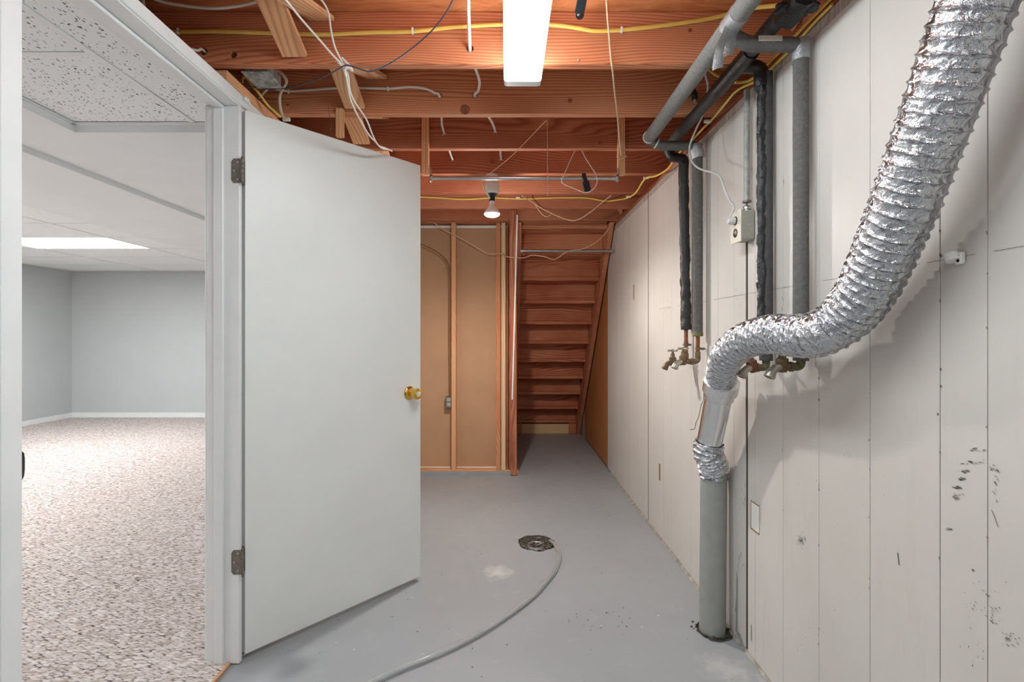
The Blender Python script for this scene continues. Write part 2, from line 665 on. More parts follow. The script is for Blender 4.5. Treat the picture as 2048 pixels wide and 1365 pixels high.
# ------------------------------------------------------------------ floor
DR = at(1074, 1086, 2.99)
bm = bmesh.new()
outer = [(-1.03, YREAR), (XW + 0.09, YREAR), (XW + 0.09, YEND), (-1.03, YEND)]
ov = []
for i in range(4):
    a, b = outer[i], outer[(i + 1) % 4]
    for k in range(6):
        ov.append(bm.verts.new((a[0] + (b[0] - a[0]) * k / 6, a[1] + (b[1] - a[1]) * k / 6, 0)))
hv = []
hole_pts = []
for k in range(40):
    th = 2 * math.pi * k / 40
    r = 0.108 + 0.010 * noise.noise(Vector((math.cos(th) * 2.3, math.sin(th) * 2.3, 1.7))) + random.uniform(-0.003, 0.003)
    hole_pts.append((DR.x + math.cos(th) * r * 1.02, DR.y + math.sin(th) * r * 1.1))
    hv.append(bm.verts.new(hole_pts[-1] + (0,)))
ed = [bm.edges.new((ov[i], ov[(i + 1) % len(ov)])) for i in range(len(ov))]
ed += [bm.edges.new((hv[i], hv[(i + 1) % len(hv)])) for i in range(len(hv))]
bmesh.ops.triangle_fill(bm, use_beauty=True, use_dissolve=False, edges=ed)
for f in list(bm.faces):
    c = f.calc_center_median()
    if (c.x - DR.x) ** 2 + (c.y - DR.y) ** 2 < 0.09 ** 2:
        bm.faces.remove(f)
geom = bmesh.ops.extrude_face_region(bm, geom=list(bm.faces))
bmesh.ops.translate(bm, verts=[g for g in geom['geom'] if isinstance(g, bmesh.types.BMVert)], vec=(0, 0, -0.1))
floor = struct(from_bm('floor', bm, 'floor', origin=(0, 2, 0)), 'grey painted concrete basement floor with paint specks')

# paint drops and grit on the floor
def specks(name, mat, pts, parent, size, up):
    bm = bmesh.new()
    for p in pts:
        s = random.uniform(*size)
        st = random.uniform(0.6, 1.8)
        a = random.uniform(0, math.pi)
        n = random.choice((5, 6, 7))
        vs = []
        for k in range(n):
            th = 2 * math.pi * k / n
            u, v = math.cos(th) * s * st * random.uniform(.7, 1.2), math.sin(th) * s * random.uniform(.7, 1.2)
            u, v = u * math.cos(a) - v * math.sin(a), u * math.sin(a) + v * math.cos(a)
            q = Vector(p) + (Vector((u, v, 0.0006)) if up == 'Z' else Vector((-0.0006, u, v)))
            vs.append(bm.verts.new(q))
        bm.faces.new(vs)
    o = from_bm(name, bm, mat, parent)
    o['kind'] = 'stuff'
    return o


def floor_pts(n, y0, y1):
    r = []
    while len(r) < n:
        p = Vector((random.uniform(-0.9, 0.88), random.uniform(y0, y1), 0))
        if (p.x - DR.x) ** 2 + (p.y - DR.y) ** 2 > 0.15 ** 2:
            r.append(p)
    return r


specks('paint_specks', 'paint_drop', floor_pts(70, 1.3, 4.2), floor, (0.0012, 0.004), 'Z')
specks('grit_specks', 'scuff', floor_pts(90, 1.2, 4.2) + [at(1210 + random.gauss(0, 30), 1245 + random.gauss(0, 12), 1)*0 + Vector((random.gauss(0.42, 0.07), random.gauss(2.16, 0.07), 0)) for _ in range(26)], floor, (0.001, 0.0042), 'Z')

# ------------------------------------------------------------------ right wall: grooved panels
wall_r = box('wall_right', XW + 0.012, XW + 0.10, YREAR, YEND, -0.05, H + 0.925, 'dark_hole')
struct(wall_r, 'cream painted wall of vertically grooved panels')
ZT = H + 0.925
seams = [-1.7, -0.56, 0.64, 1.953, 3.305, 4.62]
groove_px = [1262, 1278, 1313, 1327, 1343, 1382, 1422, 1436, 1468, 1510, 1566, 1638, 1740, 1880, 1975, 1236, 1249]
grooves = [XW * F / (p - VX) for p in groove_px]
grooves += [0.78, 0.42, 0.2, -0.05, -0.3, -0.75, -0.98, -1.25, -1.5]
RAWZ = 0.036


def plank(parent, y0, y1, last):
    bm = bmesh.new()
    zb = 0.012 + random.uniform(0, 0.006)
    add_box(bm, XW + random.uniform(-0.0004, 0.0004), XW + 0.00155, y0, y1, zb, ZT - RAWZ, 0.0009)
    return from_bm('plank', bm, 'wallpaint', parent)


for s0, s1 in zip(seams, seams[1:]):
    ga, gb = (0.008 if 1 < s0 < 4 else 0.003), (0.008 if 1 < s1 < 4 else 0.003)
    pn = box('panel', XW + 0.0016, XW + 0.0115, s0 + ga, s1 - gb, 0.014, ZT - RAWZ, 'wallpaint', wall_r)
    box('top_edge', XW + 0.001, XW + 0.0105, s0 + ga, s1 - gb, ZT - RAWZ, ZT, 'rawtop', pn)
    gs = sorted(g for g in grooves if s0 + 0.04 < g < s1 - 0.04)
    ys = [s0 + ga] + gs + [s1 - gb]
    for a, b in zip(ys, ys[1:]):
        plank(pn, a + (0.0008 if a in gs else 0), b - (0.0008 if b in gs else 0), False)
for sy in (1.953, 3.305):
    box('seam_gap', XW + 0.003, XW + 0.0125, sy - 0.0075, sy + 0.0075, 0.012, ZT - RAWZ, 'dark_hole', wall_r)
# bare hardboard sheet beside the stair and the concrete beyond it
box('hardboard_sheet', XW + 0.002, XW + 0.012, 4.624, 6.02, 0.02, ZT, 'hardboard', wall_r, 0.001)
box('concrete_strip', XW - 0.001, XW + 0.012, 6.03, YEND, 0.0, ZT, 'concrete', wall_r, 0.001)
box('upper_boarding', XW + 0.002, XW + 0.1, 4.275, YEND, ZT + 0.001, 2.75, 'redY', wall_r, 0.002)
# dusty uneven strip where the panels stop short of the floor
bm = bmesh.new()
ys = [YREAR + 0.02 + k * 0.05 for k in range(int((4.6 - YREAR) / 0.05))]
prev = None
for y in ys:
    a = bm.verts.new((XW - 0.004 - abs(noise.noise(Vector((y * 5, 0, 3)))) * 0.02, y, 0.0008))
    b = bm.verts.new((XW + 0.006, y, 0.008 + abs(noise.noise(Vector((y * 7, 2, 3)))) * 0.03))
    if prev:
        bm.faces.new((prev[0], a, b, prev[1]))
    prev = (a, b)
o = from_bm('base_grime', bm, 'groove_dirt', wall_r)
o['kind'] = 'stuff'


def wpt(px, py, off=0.0):
    d = (XW - off) * F / (px - VX)
    return at(px, py, d)


def wall_mark(bm, pts, w):
    """thin polyline ribbon lying on the right wall, through photo pixels"""
    P = [wpt(*p) for p in pts]
    for a, b in zip(P, P[1:]):
        d = (b - a)
        nrm = Vector((0, -d.z, d.y)).normalized() * w / 2
        q = Vector((-0.0011, 0, 0))
        bm.faces.new([bm.verts.new(v + q) for v in (a - nrm, b - nrm, b + nrm, a + nrm)])


bm = bmesh.new()
rnd = random.Random(3)
for (x, y, n, sx, sy, ln, ang) in ((1955, 900, 6, 22, 3, 9, 15), (1945, 925, 9, 20, 4, 9, 18), (1930, 942, 9, 14, 4, 8, 20), (1920, 958, 8, 9, 3, 7, 15),
                                   (1912, 975, 9, 9, 3, 7, 15), (1913, 993, 11, 9, 6, 7, 25), (1985, 940, 6, 14, 12, 7, 40), (1898, 1058, 7, 5, 5, 5, 20),
                                   (1602, 1078, 22, 11, 14, 9, 80), (1990, 960, 6, 10, 40, 10, 60), (1970, 1210, 16, 40, 44, 6, 50), (2015, 1275, 14, 16, 14, 8, 35),
                                   (1985, 1235, 8, 14, 20, 6, 40), (1487, 1000, 10, 5, 60, 12, 90), (1480, 1110, 6, 5, 30, 12, 90), (1960, 1300, 8, 40, 30, 4, 90),
                                   (1620, 1270, 10, 80, 40, 4, 90), (1680, 980, 10, 130, 120, 4, 80), (1340, 600, 8, 8, 40, 8, 90), (1475, 590, 6, 12, 20, 7, 80)):
    for _ in range(int(n * 1.7)):
        cx, cy = x + rnd.gauss(0, sx * 0.5), y + rnd.gauss(0, sy * 0.5)
        a = math.radians(ang + rnd.gauss(0, 12))
        L = ln * rnd.uniform(0.3, 1.0)
        wall_mark(bm, [(cx, cy), (cx + L * math.cos(a), cy + L * math.sin(a))], rnd.uniform(0.0004, 0.0016))
wall_mark(bm, [(1796, 1106), (1799, 1131)], 0.003)
wall_mark(bm, [(1503, 1250), (1503, 1282)], 0.003)
wall_mark(bm, [(1997, 1055), (1990, 1035), (1984, 1020)], 0.0012)
o = from_bm('scuff_marks', bm, 'scuff', wall_r)
o['kind'] = 'stuff'
bm = bmesh.new()
pv = None
for k in range(60):                       # broken nail line across the panels
    x = 1318 + k * 12.2
    if rnd.random() < 0.7:
        y0 = VY - 0.1735 * (x - VX) + rnd.uniform(-0.6, 0.6)
        wall_mark(bm, [(x, y0), (x + 11, VY - 0.1735 * (x + 11 - VX))], 0.0009)
for x in (1638, 1740, 1880, 1975, 1566):
    for _ in range(5):
        y0 = rnd.uniform(300, 1330)
        wall_mark(bm, [(x + rnd.uniform(-2, 2), y0), (x + rnd.uniform(-2, 2), y0 + rnd.uniform(3, 9))], 0.0018)
for (x, y) in ((1882, 739), (1882, 773), (1638, 757), (1638, 800), (1876, 829), (1638, 980), (1946, 1141), (1882, 512), (1880, 462)):
    wall_mark(bm, [(x, y - 2.5), (x + 1, y + 2.5)], 0.0038)
o = from_bm('nail_marks', bm, 'scuff', wall_r)
o['kind'] = 'stuff'


def wall_cut(pxa, pxb, ya, yb, frame):
    """a small rectangular cut-out in the panel with ragged bare edges"""
    a, b = wpt(pxa, (ya + yb) / 2), wpt(pxb, (ya + yb) / 2)
    zt, zb = H + (VY - ya) * a.y / F, H + (VY - yb) * a.y / F
    y0, y1 = b.y, a.y
    r = box('cutout', XW - 0.0016, XW + 0.003, y0, y1, zb, zt, 'tan_scratch', wall_r, 0.0005)
    if frame:
        box('cutout_back', XW - 0.0022, XW - 0.001, y0 + 0.0, y1 - frame, zb + frame, zt - frame * 0.6, 'clip_white', r)


wall_cut(1502, 1519, 1001, 1058, 0.007)
wall_cut(1318, 1321, 927, 960, 0.0)
wall_cut(1267, 1268.5, 570, 600, 0.0)
# flaked grey patch of paint at the foot of the panel joint
bm = bmesh.new()
poly = [(1472, 1268), (1477, 1264), (1481, 1270), (1486, 1285), (1489, 1297), (1484, 1290)]
bm.faces.new([bm.verts.new(wpt(*p) + Vector((-0.0012, 0, 0))) for p in poly])
poly = [(1473.5, 1140), (1476, 1160), (1475.5, 1205), (1475, 1265), (1472, 1265), (1472, 1225), (1470.5, 1222), (1473, 1195)]
bm.faces.new([bm.verts.new(wpt(*p) + Vector((-0.0012, 0, 0))) for p in poly])
o = from_bm('flaked_paint', bm, 'standpipe', wall_r)
o['kind'] = 'stuff'

# ------------------------------------------------------------------ left wall, door frame
wall_l = empty('wall_left', (XL, 2, 0))
struct(wall_l, 'white partition wall holding the doorway')
YD0, YD1 = 1.035, 1.880       # clear opening
DT = H + 0.846                # head of the opening
XB = -1.095                   # other side of the wall
box('wall_segment', XB, XL, YREAR, YD0 - 0.02, 0, ZJ - 0.04, 'trim_white', wall_l)
box('wall_segment', XB, XL - 0.02, YD1 + 0.02, YP + 0.09, 0, ZJ - 0.04, 'trim_white', wall_l)
box('wall_segment', XB, XL, YP + 0.09, YCR, 0, ZJ - 0.04, 'trim_white', wall_l)
box('header', XB, XL, YD0 - 0.02, YD1 + 0.02, DT + 0.019, DT + 0.042, 'trim_white', wall_l)
box('top_plate', -1.09, -1.0, 1.836, YP + 0.09, ZJ - 0.0395, ZJ - 0.001, 'pineY', wall_l, 0.002)

frame = empty('trim_1', (XL, (YD0 + YD1) / 2, 0))
struct(frame, 'white painted door frame with stop and casing')
box('jamb', XB - 0.004, XL + 0.006, YD1, YD1 + 0.019, 0.004, DT, 'trim_white', frame, 0.002)
box('jamb', XB - 0.004, XL + 0.006, YD0 - 0.019, YD0, 0.004, DT, 'trim_white', frame, 0.002)
box('head_jamb', XB - 0.004, XL + 0.006, YD0 - 0.019, YD1 + 0.019, DT, DT + 0.019, 'trim_white', frame, 0.002)
XS0, XS1 = -1.068, -1.034
box('door_stop', XS0, XS1, YD1 - 0.012, YD1, 0.004, DT - 0.012, 'trim_white', frame, 0.002)
box('door_stop', XS0, XS1, YD0, YD0 + 0.012, 0.004, DT - 0.012, 'trim_white', frame, 0.002)
box('door_stop', XS0, XS1, YD0 + 0.0, YD1, DT - 0.012, DT, 'trim_white', frame, 0.002)
CF = -0.972
box('casing', XL + 0.0005, CF, YD0 - 0.052, YD0 - 0.004, 0.004, DT + 0.004, 'trim_white', frame, 0.003)
box('casing', XL - 0.0195, CF - 0.018, YD1 + 0.072, YD1 + 0.118, 0.004, DT + 0.004, 'trim_white', frame, 0.003)
box('head_casing', XL + 0.0005, CF, YD0 - 0.052, YD1 + 0.052, DT + 0.004, DT + 0.0445, 'trim_white', frame, 0.003)
for (a, b) in ((YD0 - 0.06, YD0 - 0.004), (YD1 + 0.004, YD1 + 0.06)):
    box('casing', XB - 0.014, XB - 0.0005, a, b, CZ, DT + 0.004, 'trim_white', frame, 0.003)
box('head_casing', XB - 0.014, XB - 0.0005, YD0 - 0.06, YD1 + 0.06, DT + 0.004, DT + 0.06, 'trim_white', frame, 0.003)
# torn paint at the end of the head casing
bm = bmesh.new()
for k in range(7):
    c = Vector((CF + 0.004, YD1 + 0.05 - 0.006 * k, DT + 0.03 + 0.004 * (k % 3)))
    lathe(bm, [(0, -0.006), (0.006, -0.002), (0.005, 0.004), (0, 0.007)], c, (0.3, 0.5, random.uniform(-1, 1)), 6)
from_bm('torn_paint', bm, 'clip_white', frame)
# strike plate lip on the latch jamb
bm = bmesh.new()
zc = H - 0.262
prof = [(0.0, -0.03), (0.004, -0.024), (0.006, -0.01), (0.006, 0.012), (0.004, 0.024), (0.0, 0.028)]
a = [bm.verts.new((XL + 0.0065, YD0 + p[0] + 0.0006, zc + p[1])) for p in prof]
b = [bm.verts.new((XL - 0.02, YD0 + 0.0006, zc + p[1])) for p in prof]
for i in range(len(a) - 1):
    bm.faces.new((a[i], a[i + 1], b[i + 1], b[i]))
bmesh.ops.solidify(bm, geom=list(bm.faces), thickness=0.0016)
from_bm('strike_plate', bm, 'dull_steel', frame)

# door leaf
door = empty('door_1', (-0.972, 1.907, 0))
struct(door, 'white flush door swung open into the room, brass knob')
UX, UY = 0.6625, 0.749
DM = Matrix(((UX, UY, 0, -0.972), (UY, -UX, 0, 1.907), (0, 0, 1, 0), (0, 0, 0, 1)))   # s along leaf, n toward room, z


def dpt(s, n, z):
    return DM @ Vector((s, n, z))


bm = bmesh.new()
add_box(bm, 0, 0.83, -0.035, 0, 0.022, 2.052, 0.0015, DM)
leaf = from_bm('leaf', bm, 'door_white', door)
KN = Vector((UY, -UX, 0))
for side in (1, -1):
    k0 = dpt(0.762, 0 if side > 0 else -0.035, 0.932)
    rose = turned('rose', [(0.0325, 0), (0.0335, 0.002), (0.031, 0.006), (0.022, 0.010), (0.015, 0.013), (0.0, 0.013)], k0, KN * side, 'brass', door, 28)
    knob = turned('knob', [(0.0135, 0.011), (0.0125, 0.024), (0.014, 0.030), (0.021, 0.034), (0.0235, 0.038), (0.0235, 0.041), (0.022, 0.043), (0.0235, 0.045),
                           (0.026, 0.052), (0.0265, 0.060), (0.024, 0.066), (0.018, 0.069), (0.0165, 0.067), (0.0, 0.067)], k0, KN * side, 'brass', door, 28)
    turned('knob_button', [(0.0125, 0.066), (0.0125, 0.0715), (0.010, 0.073), (0, 0.073)], k0, KN * side, 'ivory', knob, 20)
bm = bmesh.new()
add_box(bm, 0.8298, 0.8315, -0.029, -0.006, 0.905, 0.96, 0.0005, DM)
latch_o = from_bm('latch_plate', bm, 'brass', door)
# hinges: a leaf on the jamb, knuckles, a leaf on the door edge
PIN = Vector((-0.9665, 1.890))
for zc in (H + 0.606, H - 0.832):
    hg = empty('hinge', (PIN.x, PIN.y, zc - 0.045), frame)
    bm = bmesh.new()
    pts = [(-0.036, -0.034), (-0.036, 0.034), (-0.028, 0.045), (0.0, 0.045), (0.0, -0.045), (-0.028, -0.045)]
    fr = [bm.verts.new((-0.972 + u, YD1 - 0.0018, zc + v)) for u, v in pts]
    bm.faces.new(fr)
    ex = bmesh.ops.extrude_face_region(bm, geom=list(bm.faces))
    bmesh.ops.translate(bm, verts=[g for g in ex['geom'] if isinstance(g, bmesh.types.BMVert)], vec=(0, 0.0015, 0))
    from_bm('jamb_leaf', bm, 'dull_steel', hg)
    for k in range(5):
        turned('knuckle', [(0.0050, 0), (0.0056, 0.001), (0.0056, 0.0165), (0.0050, 0.0175)], (PIN.x, PIN.y - 0.012, zc - 0.045 + k * 0.018), (0, 0, 1), 'dull_steel', hg, 12)
    turned('pin', [(0.003, -0.052), (0.0045, -0.048), (0.003, -0.045), (0.003, 0.045), (0.006, 0.046), (0.005, 0.051), (0, 0.053)], (PIN.x, PIN.y - 0.012, zc), (0, 0, 1), 'dull_steel', hg, 12)
    for u, v in ((-0.012, 0.032), (-0.026, 0.0), (-0.012, -0.032)):
        turned('screw', [(0.0042, 0), (0.0036, 0.0012), (0, 0.0016)], (-0.972 + u, YD1 - 0.0018, zc + v), (0, -1, 0), 'nickel', hg, 10)
    bm = bmesh.new()
    add_box(bm, -0.0016, 0.0, -0.032, 0.001, zc - 0.044, zc + 0.044, 0.0004, DM)
    from_bm('door_hinge_leaf', bm, 'dull_steel', door)

# ------------------------------------------------------------------ carpet room seen through the doorway
carpet = box('floor_carpet', XCR, -1.02, YREAR, YCR, -0.09, CZ, 'carpet')
struct(carpet, 'beige looped berber carpet in the next room')
th = empty('trim_2', (-1.0, 1.46, 0))
struct(th, 'thin tan carpet edge strip at the door threshold')
bm = bmesh.new()
path = [Vector((-1.018 + 0.004 * noise.noise(Vector((y * 9, 0, 0))), y, 0.006 + 0.003 * noise.noise(Vector((y * 13, 4, 0))))) for y in [YD0 + 0.001 + k * (YD1 - YD0 - 0.002) / 40 for k in range(41)]]
sweep(bm, path, 0.007, 8, True, 0.9)
from_bm('carpet_binding', bm, 'tan_wood', th, smooth=60)

wcf = box('wall_carpet_far', XCR - 0.1, XB, YCR, YCR + 0.1, 0, H + 0.99, 'wall_grey')
struct(wcf, 'pale grey far wall of the carpeted room')
wcs = box('wall_carpet_side', XCR - 0.1, XCR, YREAR, YCR, 0, H + 0.99, 'wall_grey')
struct(wcs, 'pale grey side wall of the carpeted room')
wcr = box('wall_carpet_near', XCR - 0.1, XB, YREAR - 0.1, YREAR, 0, H + 0.99, 'wall_grey')
struct(wcr, 'pale grey near wall of the carpeted room')
struct(box('baseboard_far', XCR, XB, YCR - 0.014, YCR, CZ, CZ + 0.072, 'trim_white', None, 0.003), 'white baseboard along the far carpet room wall')
struct(box('baseboard_side', XCR, XCR + 0.014, YREAR, YCR - 0.014, CZ, CZ + 0.072, 'trim_white', None, 0.003), 'white baseboard along the side carpet room wall')

ZC = H + 0.945
cc = empty('ceiling_carpet_room', (-3.5, 3, ZC))
struct(cc, 'suspended tile ceiling with a boxed soffit in the carpeted room')
# plasterboard ceiling part with lip, and the soffit
XA, YA = -1.917, 2.28
box('plaster_ceiling', -2.30, XB - 0.002, YA, YCR, H + 0.906, H + 0.953, 'drywall_white', cc)
box('plaster_ceiling', -2.30, XA, YREAR, YA, H + 0.906, H + 0.953, 'drywall_white', cc)
box('soffit', -3.24, -2.30, YREAR, YCR, H + 0.876, H + 0.953, 'drywall_white', cc, 0.002)
box('edge_angle', XA, XA + 0.012, YREAR, YA - 0.012, ZC - 0.008, ZC - 0.001, 'trim_white', cc)
box('edge_angle', XA, XB - 0.02, YA - 0.022, YA, ZC - 0.008, ZC - 0.001, 'trim_white', cc)
# near pocket of fissured tiles
XT0, XT1 = -1.396, -1.372
def tile(x0, x1, y0, y1, m):
    box('ceiling_tile', x0 + 0.002, x1 - 0.002, y0 + 0.002, y1 - 0.002, ZC, ZC + 0.009, m, cc)
box('grid_bar', XT0, XT1, YREAR, YA - 0.022, ZC - 0.004, ZC + 0.006, 'trim_white', cc)
crosses = [1.713 - 0.61 * k for k in range(6)]
for k, y in enumerate(crosses):
    box('grid_bar', XA + 0.012, XT0, y - 0.012, y + 0.012, ZC - 0.0035, ZC + 0.0065, 'trim_white', cc)
    box('grid_bar', XT1, XB - 0.002, y - 0.912 - 0.012, y - 0.912 + 0.012, ZC - 0.0035, ZC + 0.0065, 'trim_white', cc) if y - 0.912 > YREAR else None
    y1 = YA - 0.022 if k == 0 else crosses[k - 1] - 0.012
    tile(XA + 0.012, XT0, y + 0.012, y1, 'tile')
tile(XT1, XB - 0.002, 0.813, YA - 0.022, 'tile')
tile(XT1, XB - 0.002, -0.4, 0.789, 'tile')
tile(XT1, XB - 0.002, YREAR, -0.42, 'tile')
# far grid
xs = [-3.242, -3.83, -5.05, -6.27, XCR]
ys = [4.91 - 0.62 * k for k in range(11)][::-1] + [5.53, 6.15, 6.77, 7.39]
ys = [YREAR] + [y for y in ys if y > YREAR + 0.1] + [YCR]
panel_cells = {(1, round(4.91, 2)), (1, round(4.91 - 0.62 * 4, 2)), (1, round(4.91 - 0.62 * 8, 2))}  # first panel is real; the other two are added out of view for brightness
lights = []
for i in range(4):
    for y0, y1 in zip(ys, ys[1:]):
        if y1 - y0 < 0.05:
            continue
        if (i, round(y0, 2)) in panel_cells:
            lights.append((xs[i + 1], xs[i], y0, y1))
            continue
        box('ceiling_tile', xs[i + 1] + 0.008, xs[i] - 0.008, y0 + 0.008, y1 - 0.008, ZC, ZC + 0.012, 'tile_far', cc)
for x in xs[1:4]:
    box('grid_bar', x - 0.012, x + 0.012, YREAR, YCR, ZC - 0.004, ZC + 0.004, 'trim_white', cc)
for y in ys[1:-1]:
    for a, b in zip(xs, xs[1:]):
        box('grid_bar', b + 0.012, a - 0.012, y - 0.012, y + 0.012, ZC - 0.0035, ZC + 0.004, 'trim_white', cc)
lab = ['flat lit ceiling panel in the tile ceiling beyond the soffit', 'added fill light panel, out of view, over the near part of the carpet', 'added fill light panel, out of view, over the middle of the carpet']
lights.sort(key=lambda t: -t[2])
for k, (a, b, y0, y1) in enumerate(lights):
    e = empty('ceiling_panel_light', ((a + b) / 2, (y0 + y1) / 2, ZC))
    tag(e, lab[0] if k == 0 else lab[2] if k == 1 else lab[1], 'ceiling light', 'ceiling panels of the carpeted room')
    box('diffuser', a + 0.0135, b - 0.0135, y0 + 0.0135, y1 - 0.0135, ZC - 0.001, ZC + 0.006, 'panel_lens', e)
    box('housing', a + 0.014, b - 0.014, y0 + 0.014, y1 - 0.014, ZC + 0.008, ZC + 0.05, 'steel', e)

# ------------------------------------------------------------------ stud partition at the back and the end walls
wb = empty('wall_back', (-0.45, YP, 0))
struct(wb, 'unfinished stud partition backed with brown board')
box('bottom_plate', XL, 0.108, YP, YP + 0.089, 0, 0.038, 'pineX', wb, 0.003)
box('painted_face', XL, 0.086, YP - 0.0012, YP - 0.0001, 0.0005, 0.031, 'floor', wb)
box('drywall_sheet', XL, 0.012, YP + 0.092, YP + 0.105, 0.045, H + 0.965, 'paper_brown', wb)
box('drywall_edge', XL, 0.012, YP + 0.0895, YP + 0.092, H + 0.957, H + 0.980, 'clip_white', wb)
box('drywall_edge', XL, 0.012, YP + 0.086, YP + 0.0917, 0.0385, 0.047, 'clip_white', wb)
box('top_plate', XL, 0.088, YP, YP + 0.089, H + 0.985, H + 1.023, 'redX', wb, 0.003)
box('top_plate', XL, 0.088, YP - 0.012, YP + 0.089, H + 1.0235, H + 1.0615, 'redX', wb, 0.003)


def stud(x0, x1, mat, y0=YP, y1=YP + 0.089, z0=0.0385, z1=H + 0.985):
    return box('stud', x0, x1, y0, y1, z0, z1, mat, wb, 0.002)


stud(-0.475, -0.437, 'pineZ')
stud(-0.945, -0.907, 'pineZ')
stud(-0.086, -0.048, 'firZ')
stud(-0.040, -0.004, 'spruceZ', YP - 0.004, YP + 0.084)
stud(0.004, 0.020, 'redZ', YP + 0.03, YP + 0.12, 0.0385, H + 1.0)
stud(0.026, 0.062, 'redZ', YP + 0.01, YP + 0.099, 0.05, H + 1.10)
stud(0.066, 0.146, 'redZ', 4.30, 4.338, H - 0.35 + 1.2, H + 1.1) if False else None
# side wall of the stair closet
ws = box('wall_stair_side', 0.03, 0.062, YP + 0.12, YEND, 0, H + 1.06, 'hardboard')
struct(ws, 'brown boarded side of the stair enclosure')
box('base_plate', 0.0625, 0.090, YP + 0.095, 6.2, 0, 0.038, 'redY', ws, 0.002)
we = box('wall_end', -1.1, XW + 0.1, YEND, YEND + 0.1, 0, 2.8, 'concrete')
struct(we, 'concrete end wall behind the stair')
wr = box('wall_rear', XB, XW + 0.1, YREAR - 0.1, YREAR, 0, ZS, 'bare_concrete')
struct(wr, 'bare concrete wall behind the viewer, darkened for the duct reflections')

# ------------------------------------------------------------------ ceiling: subfloor, joists, bridging
ceil = box('ceiling', XCR, XW + 0.14, YREAR, 4.25, ZS, ZS + 0.02, 'subfloor')
struct(ceil, 'bare plywood subfloor over open timber joists')
box('subfloor_sheet', XCR, 0.1, 4.25, YCR, ZS, ZS + 0.02, 'subfloor', ceil)
JX0, JX1 = -2.6, XW + 0.12
joist_y = {}
holes = {1: [((408 - VX), 103), ((467 - VX), 109), ((940 - VX), 97)],
         2: [((878 - VX), 192), ((950.5 - VX), 191), ((573 - VX), 213)],
         3: [((888 - VX), 266), ((990 - VX), 263)],
         4: [((905 - VX), 319), ((1002 - VX), 318)]}
joists = {}
for k in range(-7, 8):
    y = J1 + JS * (k - 1)
    if y < YREAR + 0.05:
        continue
    joist_y[k] = y
    j = box('joist', JX0, JX1 if k != 7 else JX1, y, y + JT, ZJ, ZS - 0.0005, 'firX' if k <= 2 else 'redX', ceil, 0.0025)
    joists[k] = j
    if k in holes:
        drill(j, [(px * y / F, H + (VY - py) * y / F, 0.013) for px, py in holes[k]])
for k, px, py, r in ((2, 930, 219, 0.022), (2, 1140, 201, 0.010), (3, 1200, 285, 0.011), (4, 985, 323, 0.016), (1, 1000 + 380, 60, 0.008)):
    p = at(px, py, joist_y[k])
    turned('knot', [(r, -0.0005), (r * 0.96, 0.0006), (0, 0.0009)], (p.x, joist_y[k], p.z), (0, -1, 0), 'knot', joists[k], 16)
turned('screw', [(0.0045, -0.001), (0.0045, 0.002), (0.002, 0.003), (0, 0.003)], at(1157, 120, joist_y[1]), (0, -1, 0), 'nickel', joists[1], 12)
# joists over the back room
for k in range(8, 15):
    y = J1 + JS * (k - 1)
    box('joist', JX0, 0.08, y, y + JT, H + 1.065, ZS - 0.0005, 'redX', ceil, 0.0025)
# rim on the right wall plate
box('sill_plate', XW + 0.005, XW + 0.1, YREAR, 4.27, ZT + 0.001, ZJ - 0.001, 'redY', ceil, 0.002)
box('rim_board', XW + 0.1205, XW + 0.139, YREAR, 4.25, ZJ, ZS - 0.001, 'redY', ceil, 0.002)
# cross bridging between joists
for k in range(-1, 6):
    y0, y1 = joist_y[k] + JT, joist_y[k + 1]
    xc = -0.70 - 0.015 * (k % 3)
    if k == 0:
        xc = -0.735
    if k == 1:
        xc = -0.646
    board('bridging', (xc, y0 + 0.004, ZS - 0.028), (xc, y1 - 0.012, ZJ + 0.022), 0.085, 0.018, 'pineX', ceil)
    xc2 = xc + 0.092
    board('bridging', (xc2, y0 + 0.012, ZJ + 0.022), (xc2, y1 - 0.004, ZS - 0.028), 0.085, 0.018, 'pineX', ceil)
# crumpled wood chunk where the last joists meet the wall
for (px, py, d, s) in ((1283, 372, 3.47, 0.075), (1242, 412, 4.02, 0.075), (1592, 30, 1.60, 0.05)):
    bm = bmesh.new()
    bmesh.ops.create_icosphere(bm, subdivisions=3, radius=1)
    c = at(px, py, d)
    c.x = min(c.x, XW + 0.01)
    for v in bm.verts:
        f = 1 + 0.35 * noise.noise(v.co * 1.8 + Vector((px, 0, 0)))
        v.co = Vector((v.co.x * 0.4, v.co.y * 0.55, v.co.z * 0.8)) * s * f + c
    from_bm('torn_insulation_paper', bm, 'redZ', ceil, smooth=60)

# ------------------------------------------------------------------ staircase
st = empty('staircase', (0.5, 6.4, 0))
tag(st, 'underside of a closed wooden staircase climbing over the end of the passage', 'staircase')
RISE, RUN, Z0, Y0 = 0.2, 0.2, 0.157, 6.40
SX0, SX1 = 0.132, 0.868
NS = 11


def tread_z(n):
    return Z0 + RISE * n


def tread_y(n):          # near (back) edge of tread n
    return Y0 - RUN * n - 0.0


